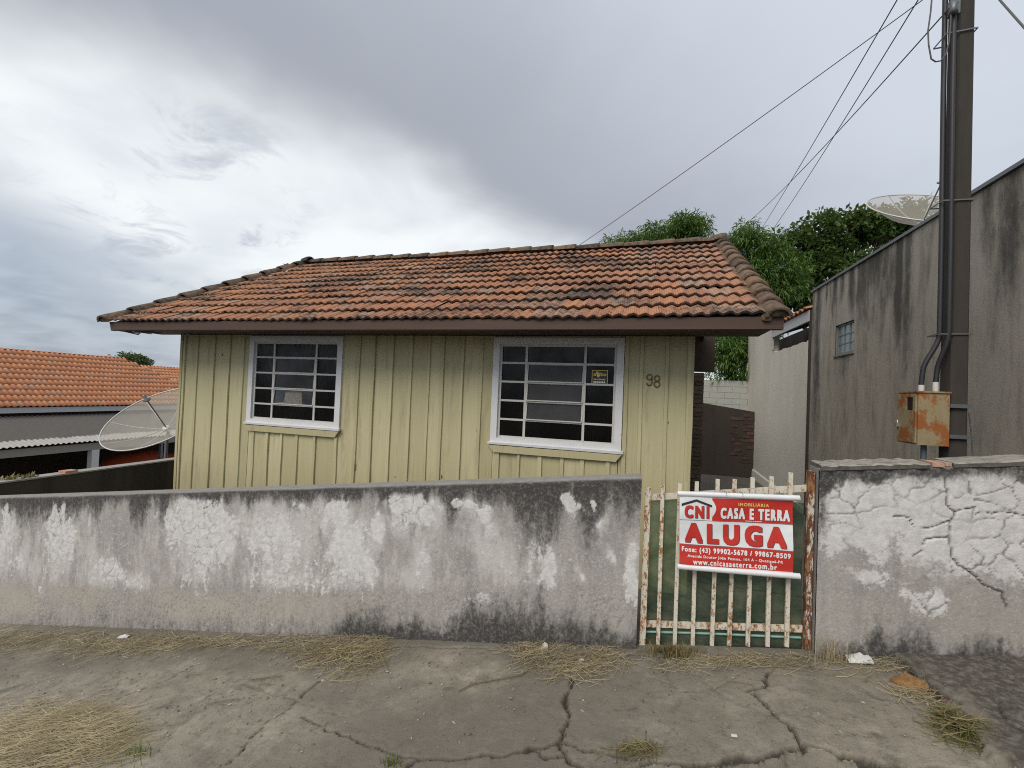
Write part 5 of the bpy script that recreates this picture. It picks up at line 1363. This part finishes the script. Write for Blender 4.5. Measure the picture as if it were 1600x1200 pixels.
# ================================================================== TREES
def leaves(centers, per, spread, ll, lw, droop, rng, flat_=.5):
    """leaf blades scattered round clump centres: 4-vertex folded blades"""
    n = len(centers)*per
    c = np.repeat(np.asarray(centers), per, 0)
    sp = np.repeat(np.asarray(spread), per, 0) if hasattr(spread, '__len__') else np.full(n, spread)
    off = rng.normal(size=(n, 3)); off /= np.linalg.norm(off, axis=1)[:, None]+1e-9
    rad = rng.random(n)**.45
    base = c+off*(rad*sp)[:, None]*np.array([1, 1, .72])
    d = off*.8+rng.normal(size=(n, 3))*.6; d[:, 2] -= droop; d /= np.linalg.norm(d, axis=1)[:, None]
    up = rng.normal(size=(n, 3))*flat_+np.array([0, 0, 1.]); s = np.cross(d, up); s /= np.linalg.norm(s, axis=1)[:, None]+1e-9
    L = ll*rng.uniform(.6, 1.25, n); Wd = lw*rng.uniform(.7, 1.2, n)
    mid = base+d*(L*.45)[:, None]+np.array([0, 0, 1.])*(L*.06)[:, None]
    tip = base+d*L[:, None]-np.array([0, 0, 1.])*(L*droop*.25)[:, None]
    V = np.stack([base, mid+s*(Wd/2)[:, None], tip, mid-s*(Wd/2)[:, None]], 1).reshape(-1, 3)
    Q = np.arange(n*4).reshape(-1, 4); return V, Q
def tree(name, base, trunk_r, blobs, mtl, label, per, ll, lw, droop, seed, cl=.34, dens=26, group=None):
    rng = np.random.default_rng(seed); t = thing(name, base, label, 'tree', group)
    cs, ss = [], []
    for c, r in blobs:
        c = np.array(c, float); r = np.array(r, float)
        k = max(6, int(dens*(r[0]*r[1]+r[0]*r[2]+r[1]*r[2])))
        o = rng.normal(size=(k, 3)); o /= np.linalg.norm(o, axis=1)[:, None]
        cs.append(c+o*r*(rng.random((k, 1))**.30)); ss.append(rng.uniform(.6, 1.3, k)*cl)
    cs = np.vstack(cs); ss = np.concatenate(ss)
    V, Q = leaves(cs, per, ss, ll, lw, droop, rng)
    np_mesh('crown', V, Q, mtl, t)
    m = MB(); b = np.array(base, float); top = np.mean([c for c, r in blobs], 0)
    fork = b+(top-b)*np.array([.35, .35, .45])
    m.tube([b-np.array([0, 0, .2]), b+(fork-b)*.5+rng.normal(size=3)*.05, fork], [trunk_r, trunk_r*.8, trunk_r*.7], 9)
    for c, r in blobs:
        c = np.array(c, float); mid = fork+(c-fork)*.5+rng.normal(size=3)*.15
        m.tube([fork, mid, c], [trunk_r*.55, trunk_r*.32, trunk_r*.15], 7)
        idx = np.argsort(((cs-c)**2).sum(1))[:40:4]
        for i in idx: m.tube([mid+(c-mid)*rng.random(), cs[i]], [trunk_r*.14, trunk_r*.05], 5)
    m.build('trunk', M_bark, t)
def trees():
    P = lambda x, y, Y: tuple(onY(x, y, Y))
    tree('bamboo_tree', (.2, 14.6, -2.1), .12, [(P(960, 392, 14.5), (.75, .8, .35)), (P(1010, 380, 14.5), (.8, .8, .38)), (P(1062, 368, 14.5), (.55, .7, .50)), (P(1092, 358, 14.4), (.28, .4, .42)), (P(1058, 352, 14.4), (.14, .2, .2)), ((.2, 14.6, 3.6), (1.6, .9, .9))],
         M_leafA, 'feathery light green tree rising behind the middle of the tiled ridge', 85, .21, .034, .55, 1, .30, 30)
    tree('bamboo_tree', (2.9, 14.9, -2.1), .12, [(P(1165, 372, 14.6), (.42, .6, .34)), (P(1190, 390, 14.6), (.55, .7, .5)), (P(1215, 430, 14.5), (.75, .7, .7)), (P(1185, 440, 14.5), (.6, .7, .7)), (P(1130, 540, 14.3), (.75, .5, .5)), (P(1140, 575, 14.2), (.55, .4, .42)), ((3.1, 14.7, 2.2), (.8, .6, .7))],
         M_leafA, 'feathery light green tree hanging over the passage beside the gable verge', 85, .20, .036, .55, 2, .30, 30)
    tree('broadleaf_tree', (6.4, 17.2, -2.2), .22, [(P(1240, 385, 16.8), (.6, .7, .5)), (P(1270, 372, 16.8), (.75, .8, .65)), (P(1310, 368, 17), (.85, .9, .75)), (P(1345, 352, 17.0), (.75, .8, .6)), (P(1385, 350, 17.2), (.8, .8, .6)), (P(1430, 345, 17.5), (.7, .8, .5)), (P(1255, 440, 16.8), (1., .9, .85)), (P(1310, 420, 16.8), (1., .9, .8)), (P(1225, 480, 16.6), (.9, .8, .7))],
         M_leafB, 'dense dark broadleaf tree behind the grey neighbour building', 58, .19, .095, .15, 3, .33, 18)
    tree('broadleaf_tree', (-60, 42, -6), .3, [(P(199, 562, 42), (1.9, 1.6, .70)), (P(216, 566, 42), (1.6, 1.6, .62)), (P(192, 573, 42), (1.8, 1.6, .7))],
         M_leafC, 'small round dark tree peeking over the orange tile roof', 60, .32, .17, .1, 4, .5, 9)
trees()

# ================================================================== STRAW, WEEDS AND LITTER
def ground_z(x): return G0+GS*np.asarray(x)
def straw(name, spots, n, length, width, mtl, label, lift=.05, seed=0, cat='dry grass', align=None, kind='stuff', upright=.5):
    rng = np.random.default_rng(seed); V, Q = [], []
    ws = np.array([s[4] for s in spots], float); ws /= ws.sum()
    for i in range(n):
        cx, cy, rx, ry, _ = spots[rng.choice(len(spots), p=ws)]
        while True:
            u, v = rng.normal(size=2)*.62
            if u*u+v*v < 3: break
        g = onG(cx+u*rx, min(max(cy+v*ry, 978), 1260))
        a = rng.normal(align[0], align[1]) if align else rng.uniform(0, 2*math.pi)
        L = length*rng.uniform(.35, 1.25); d = np.array([math.cos(a), math.sin(a), 0]); sd = np.array([-d[1], d[0], 0])
        h0 = rng.random()**2*lift*math.exp(-(u*u+v*v)); bend = rng.normal(0, .28)
        pts = []
        for k in range(4):
            t = k/3; q = np.array([g[0], g[1], 0])+d*L*(t-.5)+sd*bend*L*(t-.5)**2
            q[1] = min(q[1], 2.985); q[2] = G0+GS*q[0]+.006+h0+upright*L*rng.random()*abs(t-.3)*rng.random()
            pts.append(q)
        w = width*rng.uniform(.6, 1.3)/2; k0 = len(V)
        tw = np.array([sd[0]*.7, sd[1]*.7, rng.uniform(.2, .7)]); tw = unit(tw)*w
        for k, q in enumerate(pts):
            f = 1-.75*(k/3)**2; V += [q-tw*f, q+tw*f]
        for k in range(3): Q.append((k0+2*k, k0+2*k+1, k0+2*k+3, k0+2*k+2))
    o = np_mesh(name, V, Q, mtl); return tag(o, label, cat, kind=kind)
straw('dry_grass', [(30, 1003, 60, 18, 1.2), (120, 1005, 60, 20, 1.), (190, 1012, 70, 14, 1.), (260, 1003, 60, 14, .8), (330, 1008, 50, 8, .4)], 1500, .19, .0030, M_straw, 'cut dry grass strewn along the foot of the long street wall', .03, 1)
straw('dry_grass', [(380, 1002, 60, 8, .4), (440, 1010, 40, 12, .5), (500, 1018, 42, 22, 1.2), (545, 1025, 50, 26, 1.6), (575, 1015, 34, 22, 1.)], 1500, .18, .0030, M_straw, 'thick mat of cut dry grass against the street wall below the peeling patch', .045, 2)
straw('dry_grass', [(845, 1020, 40, 16, 1.), (880, 1038, 55, 24, 1.4), (920, 1040, 45, 20, 1.), (955, 1028, 26, 16, .6), (830, 1016, 30, 12, .5)], 1000, .16, .0026, M_straw, 'thin patch of dry grass where the long pavement crack begins', .03, 3)
straw('dry_grass', [(60, 1160, 90, 45, 2.), (120, 1140, 80, 34, 1.5), (20, 1190, 80, 40, 1.5), (150, 1150, 50, 34, 1.)], 3200, .20, .0028, M_straw, 'large heap of raked dry grass lying out on the pavement', .06, 4, align=(.35, .35))
straw('dry_grass', [(1150, 1034, 90, 8, 1.), (1100, 1040, 60, 10, 1.), (1250, 1036, 60, 10, 1.), (1380, 1040, 60, 14, 1.), (1440, 1085, 40, 14, .7)], 650, .15, .0026, M_straw, 'sparse straw lying along the gate threshold and the broken slab', .02, 5)
straw('weed_tuft', [(1500, 1140, 34, 18, 1.), (1525, 1150, 30, 18, 1.), (1480, 1125, 18, 14, .6)], 420, .13, .0042, M_weed, 'half dry weeds growing in the joint of the broken pavement slab', .06, 6, 'weed', upright=.5)
straw('weed_tuft', [(985, 1178, 34, 10, 1.), (1010, 1172, 24, 8, .7)], 160, .10, .0035, M_weed, 'wilted brown weeds beside the forked pavement crack', .03, 7, 'weed', upright=.4)
def tuft(name, px, py, n, hgt, spread, mtl, label, seed, lean=.5, w=.005):
    rng = np.random.default_rng(seed); g = onG(px, py); V, Q = [], []
    for i in range(n):
        b = g+np.array([rng.normal(0, spread), rng.normal(0, spread*.5), 0]); b[1] = min(b[1], 2.97); b[2] = G0+GS*b[0]
        a = rng.uniform(0, 6.28); l = hgt*rng.uniform(.4, 1.1); o = np.array([math.cos(a), math.sin(a)*.7, 0])*lean*l*rng.random(); sd = unit(np.array([-math.sin(a), math.cos(a), .1]))*w*rng.uniform(.5, 1.2)/2
        k0 = len(V)
        for k in range(4):
            t = k/3; q = b+o*t*t+np.array([0, 0, l*t*(1-.25*t*lean)]); q[1] = min(q[1], 2.985); f = 1-.9*t
            V += [q-sd*f, q+sd*f]
        for k in range(3): Q.append((k0+2*k, k0+2*k+1, k0+2*k+3, k0+2*k+2))
    return tag(np_mesh(name, V, Q, mtl), label, 'weed')
tuft('weed_tuft', 1050, 1022, 420, .085, .075, M_weed, 'dark dry weeds sprouting at the left foot of the iron gate', 11, 1.1, .006)
tuft('weed_tuft', 1296, 1034, 90, .21, .05, M_straw, 'tall dead grass stalks beside the right gate post', 12, .9, .0035)
tuft('weed_tuft', 215, 1180, 60, .075, .05, M_grass, 'fresh green grass sprouting beside the heap of raked dry grass', 13, 1.0, .006)
tuft('weed_tuft', 612, 1194, 70, .055, .025, M_grass, 'small bright green grass tuft at the end of the pavement crack', 14, .9, .005)
tuft('weed_tuft', 1523, 1140, 50, .08, .03, M_grass, 'green weed growing through the broken slab near the kerb', 15, .9, .005)

def lump(name, px, py, size, mtl, label, cat, seed, wy=None):
    rng = np.random.default_rng(seed); g = onG(px, py); V = []
    nu, nv = 9, 6
    for i in range(nu):
        for j in range(nv):
            a = 2*math.pi*i/(nu-1); t = math.pi/2*j/(nv-1); r = np.array([math.cos(a)*math.cos(t), math.sin(a)*math.cos(t), math.sin(t)])
            k = 1+.9*(vnoise(np.array([2.2*r[0]+seed]), np.array([2.2*r[1]+2*r[2]]), seed)[0]-.5)
            if i == nu-1: k = 1+.9*(vnoise(np.array([2.2*math.cos(t)+seed]), np.array([2*r[2]]), seed)[0]-.5)
            V.append((g[0]+size[0]*r[0]*k, g[1]+size[1]*r[1]*k, G0+GS*(g[0]+size[0]*r[0]*k)-.006+size[2]*r[2]*k))
    return tag(np_mesh(name, V, grid_quads(nu, nv), mtl), label, cat)
lump('brick_fragment', 1424, 1066, (.085, .060, .034), M_oldbrick, 'ochre brick fragment lodged in the joint of the broken slab', 'brick', 3)
lump('stone', 850, 1014, (.040, .025, .038), M_stone, 'pale stone lying in the dry grass at the wall foot', 'stone', 4)
lump('stone', 504, 1062, (.012, .010, .008), M_stone, 'small pebble beside the thin pavement crack', 'stone', 5)
def paper(px, py, w, d, h, mtl, label, cat, seed, rot=0.):
    rng = np.random.default_rng(seed); g = onG(px, py); V = []
    n, k = 9, 6
    for i in range(n):
        for j in range(k):
            u, v = i/(n-1)-.5, j/(k-1)-.5
            x = g[0]+w*(u*math.cos(rot)-v*.3*math.sin(rot)); y = g[1]+d*v+w*.2*u*math.sin(rot)
            V.append((x, min(y, 2.98), G0+GS*x+.012+h*(1-2*abs(v))*(1-1.2*abs(u))*rng.uniform(.5, 1.1)))
    V = np.array(V); m = np_mesh('litter', np.vstack([V, V-np.array([0, 0, .002])]), np.vstack([grid_quads(n, k), grid_quads(n, k)[:, ::-1]+n*k]), mtl)
    return tag(m, label, cat)
paper(1340, 1033, .12, .08, .055, M_bag, 'crumpled white bag by the dead stalks at the gate post', 'litter', 1, .2)
paper(194, 997, .11, .05, .03, M_bag, 'white paper scrap in the dry grass by the long wall', 'litter', 2, .3)
paper(909, 1034, .03, .02, .012, M_bag, 'tiny white scrap in the dry grass above the long crack', 'litter', 3)
paper(1488, 1102, .05, .03, .012, M_pink, 'pink plastic scrap in the joint of the broken slab', 'litter', 4, .5)
paper(1147, 1153, .025, .02, .006, M_bag, 'tiny white scrap lying on bare pavement below the gate', 'litter', 5)
def stalk(pts, label):
    P = []
    for x, y in pts:
        g = onG(x, y); P.append(g+np.array([0, 0, .012]))
    tag(MB().tube(P, .0032, 5).build('straw_stalk', M_straw), label, 'straw')
stalk([(716, 1083), (740, 1071), (780, 1064), (812, 1058), (828, 1046), (842, 1040)], 'single long curved straw lying on the bare pavement')
stalk([(388, 1065), (412, 1062), (440, 1058)], 'short straight straw lying beside the small pebble')

def crumbs():
    rng = np.random.default_rng(77); V, Q = [], []
    for i in range(1500):
        x, y = rng.uniform(-5.5, 2.3), 1.6+1.38*rng.random()**.7; z = G0+GS*x+.004; r = .0022+.006*rng.random()**3
        a = rng.uniform(0, 6.3); c, s_ = math.cos(a)*r, math.sin(a)*r; k = len(V); st = rng.uniform(1, 2.6)
        V += [(x-c*st, y-s_*st, z), (x-s_, y+c, z), (x+c*st, y+s_*st, z), (x+s_, y-c, z), (x, y, z+r*1.1)]
        Q += [(k, k+1, k+4, k+4), (k+1, k+2, k+4, k+4), (k+2, k+3, k+4, k+4), (k+3, k, k+4, k+4)]
    T = np.array(Q)[:, :3]
    tag(np_mesh('pavement_crumbs', V, T[:, [1, 0, 2]], M_crumb), 'loose crumbs of cement and dry leaf strewn over the pavement', 'debris', kind='stuff')
M_crumb = leafmat('crumb', (.26, .22, .16), (.10, .085, .06), (.50, .46, .40))
crumbs()
